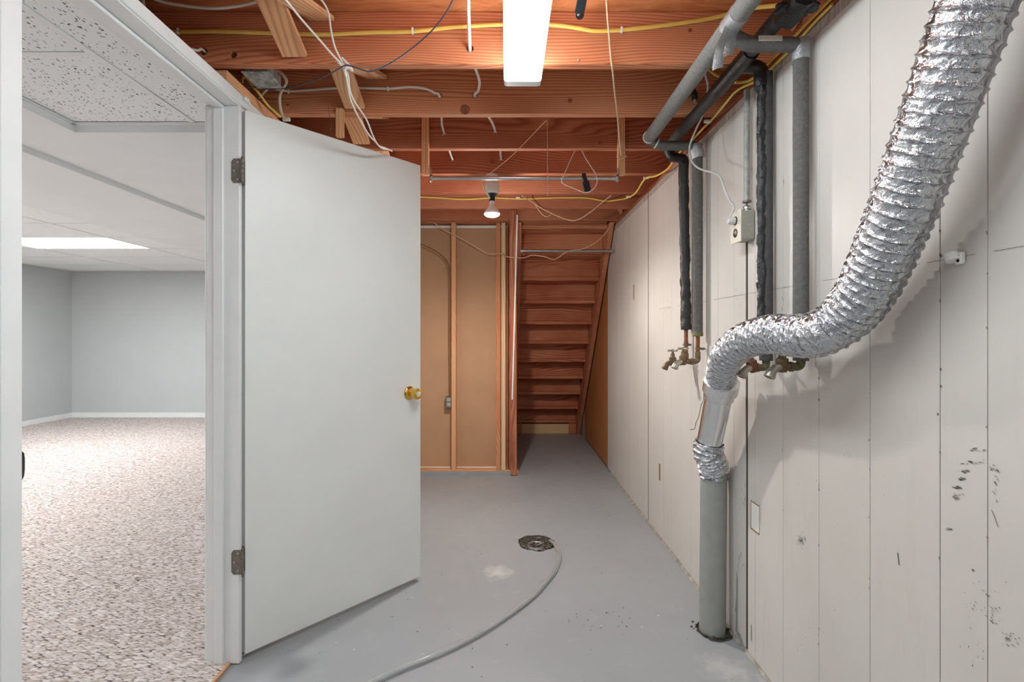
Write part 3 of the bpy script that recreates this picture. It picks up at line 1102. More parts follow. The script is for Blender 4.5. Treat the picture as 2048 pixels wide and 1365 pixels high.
for n in range(NS):
    z = tread_z(n)
    yb = tread_y(n)
    if n >= 1 or True:
        box('tread', SX0, SX1, yb - 0.026, yb + RUN + 0.05, z - 0.032, z, 'stairX', st, 0.003)
    # riser standing on the back edge of this tread, seen from behind
    if n < NS:
        box('riser', SX0, SX1, yb + 0.003, yb + 0.021, z + 0.0005, z + RISE - 0.0325, 'stairX', st, 0.002)
for x0, x1 in ((SX1 + 0.001, SX1 + 0.039), (SX0 - 0.039, SX0 - 0.001)):
    bm = bmesh.new()
    zt = 2.16
    yt = Y0 - RUN * (zt - Z0) / RISE
    near = 0.11
    prof = [(Y0 - 0.12, 0.0), (Y0 + 0.34, 0.0), (yt + 0.34, zt), (yt - 0.12, zt)]
    prof = [(y - (0.0), z) for y, z in prof]
    a = [bm.verts.new((x0, y, z)) for y, z in prof]
    b = [bm.verts.new((x1, y, z)) for y, z in prof]
    bm.faces.new(a)
    bm.faces.new(list(reversed(b)))
    for i in range(4):
        bm.faces.new((a[i], b[i], b[(i + 1) % 4], a[(i + 1) % 4]))
    from_bm('stringer', bm, 'stairZ', st)
box('kick_board', 0.194, 0.775, 6.325, 6.36, 0.0, 0.118, 'spruceX', st, 0.003)
box('kick_block', 0.132, 0.192, 6.33, 6.39, 0, 0.122, 'stairZ', st, 0.003)
box('kick_block', 0.777, 0.866, 6.33, 6.39, 0, 0.122, 'stairZ', st, 0.003)
# grey rod across the stair and pale edge strip along the left stringer
r = tube('stair_rod', [at(1044, 502, 4.30), at(1222, 502, 4.30)], 0.0125, 'steel', seg=14, n=2)
tag(r, 'grey metal rod spanning the underside of the staircase', 'rod')
r['group'] = 'hanging rods'
del r['group']
for sx in (1043, 1222):
    c = at(sx, 502, 4.30)
    turned('rod_cup', [(0.018, -0.008), (0.02, 0), (0.018, 0.008)], c, (1, 0, 0), 'nickel', r, 14)
# doubled post carrying the stair head
pst = empty('stair_post', (0.11, 4.30, 0.05))
tag(pst, 'reddish doubled timber post at the left edge of the staircase', 'post')
board('upright', at(1027.5, 950, 4.43), at(1026, 421, 4.205), 0.052, 0.036, 'redX', pst, up=(0, 1, 0))
board('upright', at(1038, 620, 4.9), at(1040.5, 423, 4.31), 0.045, 0.05, 'redX', pst, up=(0, 1, 0)) if False else None
board('edge_strip', at(1024.5, 800, 4.337), at(1034.5, 430, 4.183), 0.012, 0.005, 'clip_white', pst, up=(0, 1, 0), bevel=0.001)

# ------------------------------------------------------------------ fluorescent wrap fitting
FX, FW = 0.058, 0.0655
ZL = H + 0.887


def fluorescent(FY0, FY1, label):
    fx = empty('fluorescent_fitting', (FX, (FY0 + FY1) / 2, ZJ))
    tag(fx, label, 'ceiling light', 'fluorescent fittings under the joists')
    box('pan', FX - FW + 0.012, FX + FW - 0.012, FY0 + 0.005, FY1 - 0.005, ZJ - 0.028, ZJ - 0.001, 'porcelain', fx, 0.002)

    def lens(y0, y1, mat, name):
        bm = bmesh.new()
        prof = [(-FW + 0.004, ZJ - 0.024), (-FW, ZJ - 0.036), (-FW + 0.001, ZL + 0.006), (-FW + 0.006, ZL + 0.001), (-FW + 0.014, ZL),
                (FW - 0.014, ZL), (FW - 0.006, ZL + 0.001), (FW - 0.001, ZL + 0.006), (FW, ZJ - 0.036), (FW - 0.004, ZJ - 0.024)]
        a = [bm.verts.new((FX + p[0], y0, p[1])) for p in prof]
        b = [bm.verts.new((FX + p[0], y1, p[1])) for p in prof]
        for i in range(len(prof) - 1):
            bm.faces.new((a[i], a[i + 1], b[i + 1], b[i]))
        bm.faces.new(a)
        bm.faces.new(list(reversed(b)))
        return from_bm(name, bm, mat, fx, smooth=40)

    lens(FY0 + 0.03, FY1 - 0.035, 'tube_lens', 'diffuser')
    lens(FY1 - 0.0345, FY1, 'lens_end', 'diffuser_end')
    lens(FY0, FY0 + 0.0295, 'lens_end', 'diffuser_end')
    return fx


fluorescent(0.58, 1.82, 'long white fluorescent fitting with wrap diffuser beside the yellow cable joist')
fluorescent(-1.42, -0.18, 'added fill light fitting, out of view, near the rear wall of the passage')  # unseen second fitting, added to even out the brightness

# ------------------------------------------------------------------ bare bulb in a porcelain holder
BX, BY = -0.083, joist_y[4] + 0.019
bl = empty('bare_bulb_light', (BX, BY, ZJ))
tag(bl, 'lit flood bulb in a white porcelain holder under a joist', 'lamp')
turned('mounting_box', [(0.034, 0), (0.036, -0.003), (0.036, -0.05), (0.034, -0.055)], (BX, BY, ZJ - 0.0005), (0, 0, 1), 'porcelain', bl, 24)
turned('lampholder', [(0.034, -0.0555), (0.043, -0.058), (0.044, -0.098), (0.040, -0.108), (0.03, -0.114)], (BX, BY, ZJ), (0, 0, 1), 'porcelain', bl, 28)
turned('socket', [(0.030, -0.1145), (0.024, -0.122), (0.018, -0.130), (0.0165, -0.152), (0.0175, -0.156)], (BX, BY, ZJ), (0, 0, 1), 'black_plastic', bl, 24)
turned('bulb', [(0.0135, -0.1565), (0.0145, -0.175), (0.018, -0.186), (0.033, -0.206), (0.0455, -0.222), (0.0475, -0.230), (0.0465, -0.2335)], (BX, BY, ZJ), (0, 0, 1), 'lens_end', bl, 28)
turned('bulb_face', [(0.0465, -0.2340), (0.043, -0.241), (0.03, -0.2475), (0.012, -0.2505), (0, -0.251)], (BX, BY, ZJ), (0, 0, 1), 'bulb_face', bl, 28)
ld = bpy.data.lights.new('bulb_glow', 'SPOT')
ld.spot_size = math.radians(174)
ld.spot_blend = 0.55
ld.energy = BULB_WATT
ld.color = (1.0, 0.96, 0.91)
ld.shadow_soft_size = 0.03
lo = bpy.data.objects.new('bulb_glow', ld)
COL.objects.link(lo)
place(lo, (BX, BY, ZJ - 0.29), bl)
ls = bpy.data.lights.new('bulb_spill', 'POINT')
ls.energy = BULB_WATT * 0.24
ls.color = (1.0, 0.96, 0.91)
ls.shadow_soft_size = 0.03
lo = bpy.data.objects.new('bulb_spill', ls)
COL.objects.link(lo)
place(lo, (BX, BY, ZJ - 0.30), bl)
tube('lamp_cord', [at(966, 353, 3.0), at(965, 366, 2.98), at(969, 379, 2.975), at(976, 390, 2.98), at(980, 398, 2.99)], 0.004, 'white_cable', bl)

# ------------------------------------------------------------------ hanging rod with its two hangers
RY = 2.585
rod = empty('hanging_rod', at(1048, 356, RY))
tag(rod, 'polished metal hanging rod slung below the joists on two wooden hangers', 'rod')
tube('rod', [at(861, 356, RY), at(1236, 356.5, RY)], 0.0105, 'chrome', rod, seg=16, n=2)
for px in (861, 1236):
    c = at(px, 356, RY)
    s = -1 if px < 1000 else 1
    bm = bmesh.new()
    add_box(bm, c.x - 0.0015, c.x + 0.0015, RY - 0.016, RY + 0.016, c.z - 0.02, c.z + 0.05, 0.001)
    from_bm('bracket', bm, 'steel', rod)
    turned('flange', [(0.017, -0.004), (0.018, 0), (0.017, 0.004)], c + Vector((-s * 0.006, 0, 0)), (1, 0, 0), 'steel', rod, 16)
for px, s in ((850.5, -1), (1243, 1)):
    c = at(px, 350, RY)
    box('hanger', c.x - 0.0175, c.x + 0.0175, joist_y[3] - 0.030, joist_y[3] - 0.001, c.z, ZS - 0.01, 'pineZ', rod, 0.002)
# black clip and white wire loop on the rod
clip = empty('spring_clip', at(1171, 356, RY))
tag(clip, 'small black plastic clip gripping the hanging rod', 'clip')
for i, (pa, pb, w) in enumerate((((1167, 347), (1172, 366), 0.020), ((1171, 363), (1176, 384), 0.034))):
    board('jaw', at(pa[0], pa[1], RY - 0.016), at(pb[0], pb[1], RY - 0.018), w, 0.012, 'black_plastic', clip, up=(0, 1, 0), bevel=0.003)
w = tube('wire_loop', [at(1150, 302, 2.66), at(1142, 318, 2.62), at(1130, 345, 2.568), at(1123, 362, 2.562), at(1130, 370, 2.562), at(1150, 378, 2.558), at(1168, 385, 2.552),
                       at(1182, 382, 2.554), at(1193, 369, 2.562), at(1193, 352, 2.566), at(1183, 335, 2.60), at(1172, 318, 2.63), at(1164, 302, 2.66)], 0.0022, 'white_cable', n=6, seg=6)
tag(w, 'thin white wire looped over the hanging rod', 'wire')

# pull chain of beads and slanting string
ch = empty('pull_chain', at(1094, 240, 2.235))
tag(ch, 'beaded metal pull chain hanging below the second joist', 'chain')
top, bot = at(1094.5, 239, 2.262), at(1095.5, 391, 2.262)
bm = bmesh.new()
nb = 70
for k in range(nb):
    c = top.lerp(bot, k / (nb - 1))
    bmesh.ops.create_icosphere(bm, subdivisions=1, radius=0.0024, matrix=Matrix.Translation(c))
o = from_bm('beads', bm, 'nickel', ch)
o['kind'] = 'stuff'
tube('chain_core', [top, bot], 0.0008, 'nickel', ch, seg=5, n=2)
w = tube('twine_string', [at(1092, 241, 2.262), at(1060, 275, 2.35), at(1020, 315, 2.46), at(975, 351, 2.57)], 0.0016, 'twine', seg=6)
tag(w, 'thin tan string slanting from the pull chain to the hanging rod', 'string')
w = tube('tan_rope', [at(1212, -30, 1.60), at(1214, 20, 1.69), at(1218, 70, 1.765), at(1222, 120, 1.786), at(1225, 138, 1.81), at(1229, 180, 1.962), at(1233, 215, 2.10), at(1236, 245, 2.255), at(1240, 290, 2.50), at(1243, 312, 2.569)], 0.0032, 'twine', seg=8)
tag(w, 'tan rope running down to the wooden hanger nearer the pipes', 'rope')
tube('knot_wrap', [at(1233, 313, 2.568), at(1243, 316, 2.562), at(1253, 312, 2.568), at(1243, 318, 2.562), at(1234, 318, 2.568)], 0.0028, 'twine', w, seg=6)

# hanging black folding arm between the joists
arm = empty('black_steel_arm', at(1165, 10, 1.66))
tag(arm, 'short black steel arm with rivet hanging under the subfloor', 'bracket')
board('bar', at(1178, -60, 1.52), at(1160.5, 30, 1.645), 0.021, 0.006, 'black_plastic', arm, up=(0, 1, 0.5), bevel=0.002)
board('channel', at(1176, -60, 1.51), at(1158.5, 27, 1.634), 0.030, 0.006, 'black_plastic', arm, up=(0, 1, 0.5), bevel=0.002)
turned('rivet', [(0.0045, 0), (0.004, 0.002), (0, 0.003)], at(1157, 29, 1.638), (0, -1, -0.3), 'nickel', arm, 12)
turned('pivot', [(0.013, -0.003), (0.014, 0), (0.013, 0.003)], at(1159.5, 30, 1.646), (0, -1, -0.4), 'black_plastic', arm, 18)

# short wooden stick above the door and wire next to it
s1 = box('wood_stick', *(lambda a: (a.x - 0.017, a.x + 0.017))(at(677, 214, 2.17)), joist_y[2] - 0.024, joist_y[2] - 0.001, H + 0.848, at(677, 213, 2.17).z, 'pineZ', None, 0.004)
tag(s1, 'short pale wooden stick nailed to the joist above the door', 'wood stick')
w = tube('hanging_wire', [at(659, 208, 2.16), at(657, 222, 2.155), at(663, 250, 2.14), at(661, 262, 2.13), at(664, 270, 2.13)], 0.0014, 'dull_steel', seg=5)
tag(w, 'short dangling steel wire beside the wooden stick above the door', 'wire')

# ------------------------------------------------------------------ cables
def clipped(parent, pts, mat='clip_white', w=0.008, hgt=0.02):
    for p in pts:
        box('cable_clip', p.x - w / 2, p.x + w / 2, p.y - 0.007, p.y + 0.0055, p.z - hgt / 2, p.z + hgt / 2, mat, parent, 0.0015)


dj1 = joist_y[1] - 0.008
ypts = [(300, 66), (345, 64), (440, 63), (540, 66), (640, 69), (740, 65), (825, 63), (900, 55), (1000, 49), (1098, 49), (1160, 57), (1190, 62), (1240, 60), (1300, 54), (1370, 45), (1430, 35)]
pth = [at(x, y, dj1) for x, y in ypts] + [at(1500, 17, 1.76), at(1562, 10, 1.70), at(1600, 2, 1.62)]
c = tube('yellow_cable', pth, 0.0075, 'yellow_cable', seg=8, n=6, flat=0.7)
tag(c, 'yellow flat cable stapled along the nearest joist', 'cable')
clipped(c, [at(356, 63, dj1 + 0.001), at(825, 62, dj1 + 0.001), at(1243, 60, dj1 + 0.001)])

# yellow cable along the top of the right wall, then along a far joist
rp = [(1650, 0, 1.43), (1612, 40, 1.51), (1560, 95, 1.63), (1530, 125, 1.72), (1505, 158, 1.84), (1475, 180, 1.93), (1450, 208, 2.04), (1425, 238, 2.18), (1408, 255, 2.27), (1385, 280, 2.41),
      (1355, 310, 2.6), (1335, 338, 2.75), (1312, 352, 2.9), (1290, 358, 3.02), (1272, 385, 3.25), (1255, 396, 3.5), (1235, 400, 3.77)]
pth = [at(*p) for p in rp]
for p in pth:
    p.x = min(p.x, XW - 0.0065)
    if p.y < 1.9:
        p.x, p.z = XW - 0.0065, min(p.z, H + 0.926)
dj6 = joist_y[6] - 0.0095
pth += [at(x, y, dj6) for x, y in ((1210, 402), (1170, 396), (1110, 396), (1040, 398), (985, 396), (930, 399), (880, 396), (840, 394))]
c = tube('yellow_cable', pth, 0.0055, 'yellow_cable', seg=8, n=6, flat=0.8)
tag(c, 'yellow cable following the top of the cream wall to the bulb joist', 'cable')
clipped(c, [at(1415, 243, 2.2), at(1292, 356, 3.0), at(1257, 394, 3.45), at(1036, 396, dj6)], w=0.03, hgt=0.012)
pth = [at(*p) for p in ((1655, 8, 1.43), (1615, 50, 1.52), (1572, 92, 1.63), (1545, 118, 1.71), (1520, 143, 1.79))]
for p in pth:
    p.x, p.z = XW - 0.008, H + 0.9445
pth += [at(1506, 156, 1.858), at(1486, 164, 1.895), at(1460, 163, 1.98), at(1430, 148, 2.0), at(1415, 136, 1.95)]
c = tube('yellow_cable', pth, 0.006, 'yellow_cable', seg=8, n=6, flat=0.8)
tag(c, 'second yellow cable curling under the joist behind the conduit', 'cable')

def thru(px, py, k):
    p = at(px, py, joist_y[k])
    return [p + Vector((0, -0.014, 0.0)), p + Vector((0, 0.052, 0.0))]


# two white cables threading through the joists
c = tube('white_cable', [at(936, -40, 1.60), at(937, 20, 1.70), at(938.5, 60, 1.75), *thru(940, 97, 1), at(952, 140, 2.0), at(959, 163, 2.10), at(956, 182, 2.17),
                         *thru(950.5, 191, 2), at(975, 230, 2.45), at(985, 247, 2.53), *thru(990, 263, 3), at(1000, 298, 2.9), at(1001, 310, 2.98), *thru(1002, 318, 4)], 0.0062, 'white_cable', n=5)
tag(c, 'white cable threading through joist holes beside the fluorescent fitting', 'cable')
dj2 = joist_y[2] - 0.008
c = tube('white_cable', [at(545, 176, 2.14), at(575, 182, dj2), at(620, 180, dj2), at(665, 177, dj2), at(720, 176, dj2), at(780, 177, dj2), at(820, 174, dj2 - 0.01), at(852, 178, dj2 - 0.012), at(870, 186, dj2 - 0.01),
                         *thru(878, 192, 2), at(883, 235, 2.50), at(884, 250, 2.56), *thru(888, 266, 3), at(899, 302, 2.92), at(902, 311, 2.98), *thru(905, 319, 4)], 0.0055, 'white_cable', n=5)
tag(c, 'white cable clipped along the second joist from the junction box', 'cable')
clipped(c, [at(577, 183, dj2 + 0.001), at(776, 178, dj2 + 0.001)], hgt=0.017)
c = tube('white_cable', [at(283, -20, 1.65), at(286, 5, 1.69), at(288, 22, 1.75)], 0.006, 'white_cable', n=4)
tag(c, 'short white cable stub at the top of the door casing', 'cable')
c = tube('white_cable', [at(300, -6, 1.68), at(330, 5, 1.70), at(390, 14, 1.72), at(440, 16, 1.72), at(490, 9, 1.72), at(530, -2, 1.69), at(556, -12, 1.66)], 0.0052, 'white_cable', n=5)
tag(c, 'white cable sagging in front of the subfloor above the doorway', 'cable')
c = tube('white_cable', [at(350, 92, 1.70), at(375, 97, 1.745), at(396, 101, 1.770), *thru(408, 103, 1)], 0.0045, 'white_cable', n=4)
tag(c, 'short white cable entering a hole in the nearest joist', 'cable')

# hanging white cords tied on a hook
cords = empty('tied_white_wires', at(690, 130, 1.76))
tag(cords, 'pair of thin white cords tied to a white hook and trailing over the door', 'cords')
tube('strand', [at(560, -15, 1.41), at(600, 35, 1.56), at(635, 75, 1.69), at(665, 110, 1.735), at(686, 132, 1.755), at(692, 150, 1.76), at(697, 180, 1.80), at(703, 205, 1.85), at(720, 240, 1.95), at(738, 270, 2.07), at(752, 285, 2.16), at(763, 296, 2.23), at(783, 300, 2.33)], 0.0033, 'white_cable', cords, n=6)
tube('strand', [at(632, -15, 1.60), at(655, 20, 1.65), at(662, 60, 1.69), at(670, 95, 1.73), at(687, 130, 1.757), at(696, 150, 1.764), at(700, 182, 1.81), at(710, 205, 1.87), at(733, 240, 1.98), at(745, 270, 2.09), at(756, 290, 2.18), at(770, 296, 2.26), at(784, 302, 2.33)], 0.0033, 'white_cable', cords, n=6)
tube('hook', [at(676, 122, 1.752), at(688, 140, 1.748), at(692, 152, 1.75), at(690, 138, 1.744), at(697, 136, 1.748), at(704, 142, 1.752), at(700, 133, 1.75), at(684, 116, 1.752)], 0.0042, 'clip_white', cords, n=6)
c = tube('dark_thin_wire', [at(912, -15, 1.60), at(895, 20, 1.64), at(865, 60, 1.69), at(820, 100, 1.735), at(775, 130, 1.75), at(740, 143, 1.745), at(705, 133, 1.726), at(690, 131, 1.724), at(665, 145, 1.78), at(640, 157, 1.86), at(600, 170, 1.97), at(570, 177, 2.0), at(530, 178, 1.99), at(495, 172, 1.97)], 0.0022, 'blue_wire', n=6, seg=6)
tag(c, 'thin dark wire swagging from the junction box past the white hook', 'wire')

# metal junction box above the door
jb = empty('junction_box', (-0.91, 1.915, ZJ))
tag(jb, 'weathered grey metal junction box tucked behind the nearest joist', 'junction box')
box('box_body', -0.956, -0.866, 1.86, 1.972, ZJ + 0.006, ZJ + 0.045, 'zinc', jb, 0.003)
box('cover', -0.962, -0.862, 1.854, 1.98, ZJ + 0.001, ZJ + 0.005, 'zinc', jb, 0.002)
turned('screw', [(0.004, 0), (0.003, 0.0015), (0, 0.002)], (-0.885, 1.865, ZJ + 0.001), (0, 0, -1), 'dull_steel', jb, 10)
turned('screw', [(0.004, 0), (0.003, 0.0015), (0, 0.002)], (-0.94, 1.968, ZJ + 0.001), (0, 0, -1), 'dull_steel', jb, 10)
c = tube('yellow_cable', [at(484, 165, 1.99), at(486, 155, 1.98), at(493, 157, 1.99), at(503, 170, 2.0), at(518, 187, 2.02), at(535, 210, 2.06), at(548, 222, 2.08), at(561, 234, 2.11)], 0.0065, 'yellow_cable', n=5, flat=0.7)
tag(c, 'short yellow cable dropping from the junction box above the door', 'cable')
c = tube('grey_white_cable', [at(548, 138, 1.99), at(562, 146, 2.0), at(573, 161, 2.02), at(568, 174, 2.05), at(560, 190, 2.08), at(560, 210, 2.10), at(564, 228, 2.13), at(571, 240, 2.15)], 0.0065, 'cream_cable', n=5, flat=0.75)
tag(c, 'aged white cable bending down beside the junction box', 'cable')
clipped(c, [at(573, 239, 2.155)], w=0.03, hgt=0.014)
c = tube('grey_white_cable', [at(537, 175, 2.05), at(527, 185, 2.07), at(517, 195, 2.10)], 0.0055, 'cream_cable', n=4)
tag(c, 'stub of aged cable poking from under the junction box', 'cable')

# twine over the stair and brown cable on the studs
c = tube('twine_string', [at(1044, 392, 3.6), at(1058, 400, 3.73), at(1080, 415, 3.80), at(1105, 428, 3.835), at(1135, 440, 3.85), at(1155, 440, 3.85), at(1180, 425, 3.83), at(1205, 405, 3.79), at(1222, 391, 3.6)], 0.0036, 'twine', n=6, seg=6)
tag(c, 'tan twine sagging between the last joists before the staircase', 'string')
tube('twine_end', [at(1069, 407, 3.775), at(1078, 422, 3.785), at(1090, 433, 3.80), at(1099, 432, 3.815), at(1103, 427, 3.83)], 0.0025, 'twine', c, n=6, seg=6)
c = tube('twine_string', [at(868, 446, 4.40), at(890, 461, 4.42), at(918, 475, 4.43), at(945, 490, 4.42), at(975, 507, 4.42), at(1003, 508, 4.38), at(1012, 513, 4.23), at(1022, 515, 4.195), at(1036, 516, 4.20), at(1048, 516, 4.23), at(1065, 511, 4.26), at(1090, 514, 4.26), at(1110, 519, 4.26), at(1135, 503, 4.26), at(1165, 498, 4.26), at(1190, 486, 4.26), at(1210, 468, 4.26), at(1224, 447, 4.26)], 0.0036, 'twine', n=6, seg=6)
tag(c, 'long tan twine drooping from the stud wall across the staircase', 'string')
c = tube('brown_cable', [at(800, 470, 4.43), at(841, 488, 4.44), at(870, 502, 4.445), at(890, 518, 4.47), at(898, 535, 4.475), at(900, 570, 4.476), at(900, 680, 4.476), at(901, 770, 4.476), at(901, 795, 4.476)], 0.005, 'brown_cable', n=6)
tag(c, 'brown cable running down the stud to the small outlet', 'cable')
oc = at(897.5, 804, 4.50)
ob = empty('outlet_box', (oc.x, 4.52, oc.z - 0.05))
tag(ob, 'small grey outlet box fixed to the stud in the back partition', 'outlet')
box('body', oc.x - 0.026, -0.4755, 4.475, 4.53, oc.z - 0.052, oc.z + 0.048, 'dull_steel', ob, 0.003)
box('receptacle', oc.x - 0.015, -0.482, 4.470, 4.4755, oc.z - 0.038, oc.z - 0.004, 'box_grey', ob, 0.003)
box('receptacle', oc.x - 0.015, -0.482, 4.470, 4.4755, oc.z + 0.004, oc.z + 0.036, 'box_grey', ob, 0.003)

# ------------------------------------------------------------------ insulated pipes
def lumpy(r, amp, fr, seed):
    def f(i, s, th):
        return r * (1 + amp * noise.noise(Vector((math.cos(th) * 1.6, math.sin(th) * 1.6, s * fr + seed))))
    return f


def arc_path(pts, rad, n=6):
    """polyline with rounded corners"""
    pts = [Vector(p) for p in pts]
    out = [pts[0]]
    for a, b, c in zip(pts, pts[1:], pts[2:]):
        u, v = (a - b).normalized(), (c - b).normalized()
        p, q = b + u * rad, b + v * rad
        for k in range(n + 1):
            t = k / n
            out.append(p * (1 - t) ** 2 + b * 2 * t * (1 - t) + q * t * t)
    out.append(pts[-1])
    return out


def dense(path, step=0.012):
    out = [path[0]]
    for a, b in zip(path, path[1:]):
        m = max(1, int((b - a).length / step))
        out += [a.lerp(b, k / m) for k in range(1, m + 1)]
    return out


def pipe(name, path, r, mat, parent, amp=0.03, fr=14, seed=0.0, seg=16, step=0.012):
    bm = bmesh.new()
    sweep(bm, dense(path, step), lumpy(r, amp, fr, seed), seg)
    return from_bm(name, bm, mat, parent, smooth=60)


XPV = 0.884                                   # centre of the vertical drops
P1X, P1Z = 0.657, H + 0.908
P2X, P2Z = 0.797, H + 0.929
YA_, YB_, YC_, YD_ = 2.345, 2.52, 1.752, 1.535

pg = empty('insulated_pipe', (P1X, 1.9, P1Z))
tag(pg, 'light grey foam-insulated water pipe run with two drops down the wall', 'pipe')
pipe('main_run', [Vector((P1X, -0.6, P1Z)), Vector((P1X, YA_, P1Z))], 0.0285, 'foam_light', pg, 0.02)
pipe('drop', arc_path([(P1X + 0.02, YD_, P1Z - 0.008), (P1X + 0.07, YD_, P1Z - 0.035), (XPV, YD_, P1Z - 0.036), (XPV, YD_, H - 0.075)], 0.022), 0.0218, 'foam', pg, 0.035, 9, 3.0)
pipe('end_drop', arc_path([(P1X - 0.01, YA_ + 0.005, P1Z - 0.004), (P1X + 0.06, YA_ + 0.005, P1Z - 0.035), (XPV - 0.004, YA_ + 0.005, P1Z - 0.036), (XPV - 0.004, YA_ + 0.005, at(1398, 668, YA_).z)], 0.022), 0.0218, 'foam', pg, 0.035, 9, 5.0)
# silver tape at the tee, with loose hanging ends
pipe('duct_tape_wrap', [Vector((P1X, YD_ - 0.10, P1Z)), Vector((P1X, YD_ - 0.03, P1Z))], 0.0305, 'duct_tape', pg, 0.08, 30, 9.0)
pipe('duct_tape_wrap', [Vector((XPV, YD_, P1Z - 0.022)), Vector((XPV, YD_, P1Z - 0.085))], 0.0255, 'duct_tape', pg, 0.14, 30, 4.0)
pipe('duct_tape_wrap', [Vector((XPV - 0.014, YA_ + 0.004, P1Z - 0.03)), Vector((XPV - 0.002, YA_ + 0.004, P1Z - 0.092))], 0.0275, 'duct_tape', pg, 0.16, 24, 14.0)
pipe('zip_tie', [Vector((P1X + 0.033, YA_ + 0.005, P1Z - 0.022)), Vector((P1X + 0.038, YA_ + 0.005, P1Z - 0.0245))], 0.0245, 'clip_white', pg, 0, 1, 1)
pipe('zip_tie', [Vector((P1X - 0.004, YA_ - 0.012, P1Z)), Vector((P1X - 0.002, YA_ - 0.006, P1Z))], 0.0295, 'clip_white', pg, 0, 1, 1)


def flap(name, pts, w, mat, parent):
    """a limp strip of tape hanging along points"""
    path = catmull(pts, 6)
    bm = bmesh.new()
    prev = None
    for i, p in enumerate(path):
        k = i / (len(path) - 1)
        tw = 0.5 * math.sin(k * 3.0 + w * 50)
        side = Vector((math.cos(tw), 0.4 * math.sin(tw), 0.25 * math.sin(k * 7))) * w / 2
        row = [bm.verts.new(p - side + Vector((0, 0.004 * math.sin(k * 9), 0))), bm.verts.new(p + Vector((0, -0.004, 0))), bm.verts.new(p + side)]
        if prev:
            for a in range(2):
                bm.faces.new((prev[a], prev[a + 1], row[a + 1], row[a]))
        prev = row
    bmesh.ops.solidify(bm, geom=list(bm.faces), thickness=0.0012)
    return from_bm(name, bm, mat, parent, smooth=50)


flap('tape_end', [at(1463, 42, 1.47), at(1452, 70, 1.48), at(1442, 100, 1.49), at(1435, 138, 1.50)], 0.032, 'duct_tape', pg)
flap('tape_end', [at(1470, 45, 1.475), at(1464, 70, 1.475), at(1460, 92, 1.48), at(1456, 112, 1.48)], 0.03, 'duct_tape', pg)
box('paper_label', P1X + 0.09, P1X + 0.16, YD_ - 0.0235, YD_ - 0.019, P1Z - 0.036, P1Z - 0.02, 'kraft', pg, 0.001)
turned('copper_stub', [(0.0095, 0), (0.0095, 0.045), (0.011, 0.046), (0.011, 0.056), (0.0095, 0.057), (0.0095, 0.125)], (XPV - 0.004, YA_ + 0.005, at(1398, 668, YA_).z - 0.118), (0, 0, 1), 'copper', pg, 16)
turned('grey_collar', [(0.0215, 0), (0.0235, 0.002), (0.0235, 0.018), (0.0215, 0.02)], (XPV - 0.004, YA_ + 0.005, at(1398, 668, YA_).z - 0.012), (0, 0, 1), 'verdigris', pg, 18)

pb = empty('insulated_pipe', (P2X, 1.9, P2Z))
tag(pb, 'dark foam water pipe run bound with black tape and two drops', 'pipe')
pipe('main_run', [Vector((P2X, -0.6, P2Z)), Vector((P2X, 1.74, P2Z))], 0.0248, 'foam_dark', pb, 0.025)
pipe('main_run', [Vector((P2X, 1.735, P2Z)), Vector((P2X, YB_ + 0.01, P2Z))], 0.0240, 'foam_dark', pb, 0.025, 12, 6)
pipe('tape_wrap', [Vector((P2X, 1.66, P2Z - 0.004)), Vector((P2X, 1.93, P2Z - 0.004))], 0.0275, 'black_tape', pb, 0.07, 30, 11)
pipe('tape_wrap', [Vector((P2X, 1.36, P2Z - 0.016)), Vector((P2X + 0.01, 1.47, P2Z - 0.016))], 0.034, 'black_tape', pb, 0.2, 40, 2)
bm = bmesh.new()
bmesh.ops.create_icosphere(bm, subdivisions=5, radius=1)
cb = at(1594, 14, 1.42)
for v in bm.verts:
    f = 1 + 0.5 * noise.noise(v.co * 2.6) + 0.16 * noise.noise(v.co * 9)
    v.co = Vector((v.co.x * 0.046, v.co.y * 0.04, v.co.z * 0.024)) * f + cb
from_bm('tape_bundle', bm, 'black_tape', pb, smooth=60)
flap('tape_end', [at(1590, 8, 1.42), at(1604, 15, 1.42), at(1610, 22, 1.42), at(1604, 30, 1.425)], 0.04, 'black_tape', pb)
pipe('tee_branch', arc_path([(P2X + 0.01, YC_, P2Z - 0.006), (XPV - 0.013, YC_, P2Z - 0.010), (XPV - 0.013, YC_, P2Z - 0.08)], 0.022), 0.0232, 'black_tape', pb, 0.12, 26, 7)
pipe('drop', [Vector((XPV + 0.006, YC_, P2Z - 0.03)), Vector((XPV + 0.006, YC_, H - 0.085))], 0.0215, 'foam_dark', pb, 0.03, 9, 8.0)
pipe('drop_tape', [Vector((XPV - 0.013, YC_ - 0.006, P2Z - 0.03)), Vector((XPV - 0.013, YC_ - 0.006, H + 0.0))], 0.0135, 'black_tape', pb, 0.6, 60, 18.0)
pipe('end_elbow', arc_path([(P2X, YB_ - 0.03, P2Z), (P2X, YB_ + 0.005, P2Z), (P2X + 0.02, YB_ + 0.01, P2Z - 0.045), (XPV - 0.008, YB_ + 0.005, P2Z - 0.055), (XPV - 0.008, YB_ + 0.005, P2Z - 0.16)], 0.016), 0.0245, 'black_tape', pb, 0.14, 24, 27)
pipe('end_drop', [Vector((XPV - 0.008, YB_ + 0.005, P2Z - 0.12)), Vector((XPV + 0.004, YB_ + 0.005, at(1370, 660, YB_).z))], 0.0235, 'black_tape', pb, 0.24, 45, 37)
zb = at(1370, 660, YB_).z
turned('copper_stub', [(0.0095, 0), (0.0095, 0.05), (0.0112, 0.051), (0.0112, 0.06), (0.0095, 0.061), (0.0095, 0.125)], (XPV + 0.004, YB_ + 0.005, zb - 0.118), (0, 0, 1), 'copper', pb, 16)
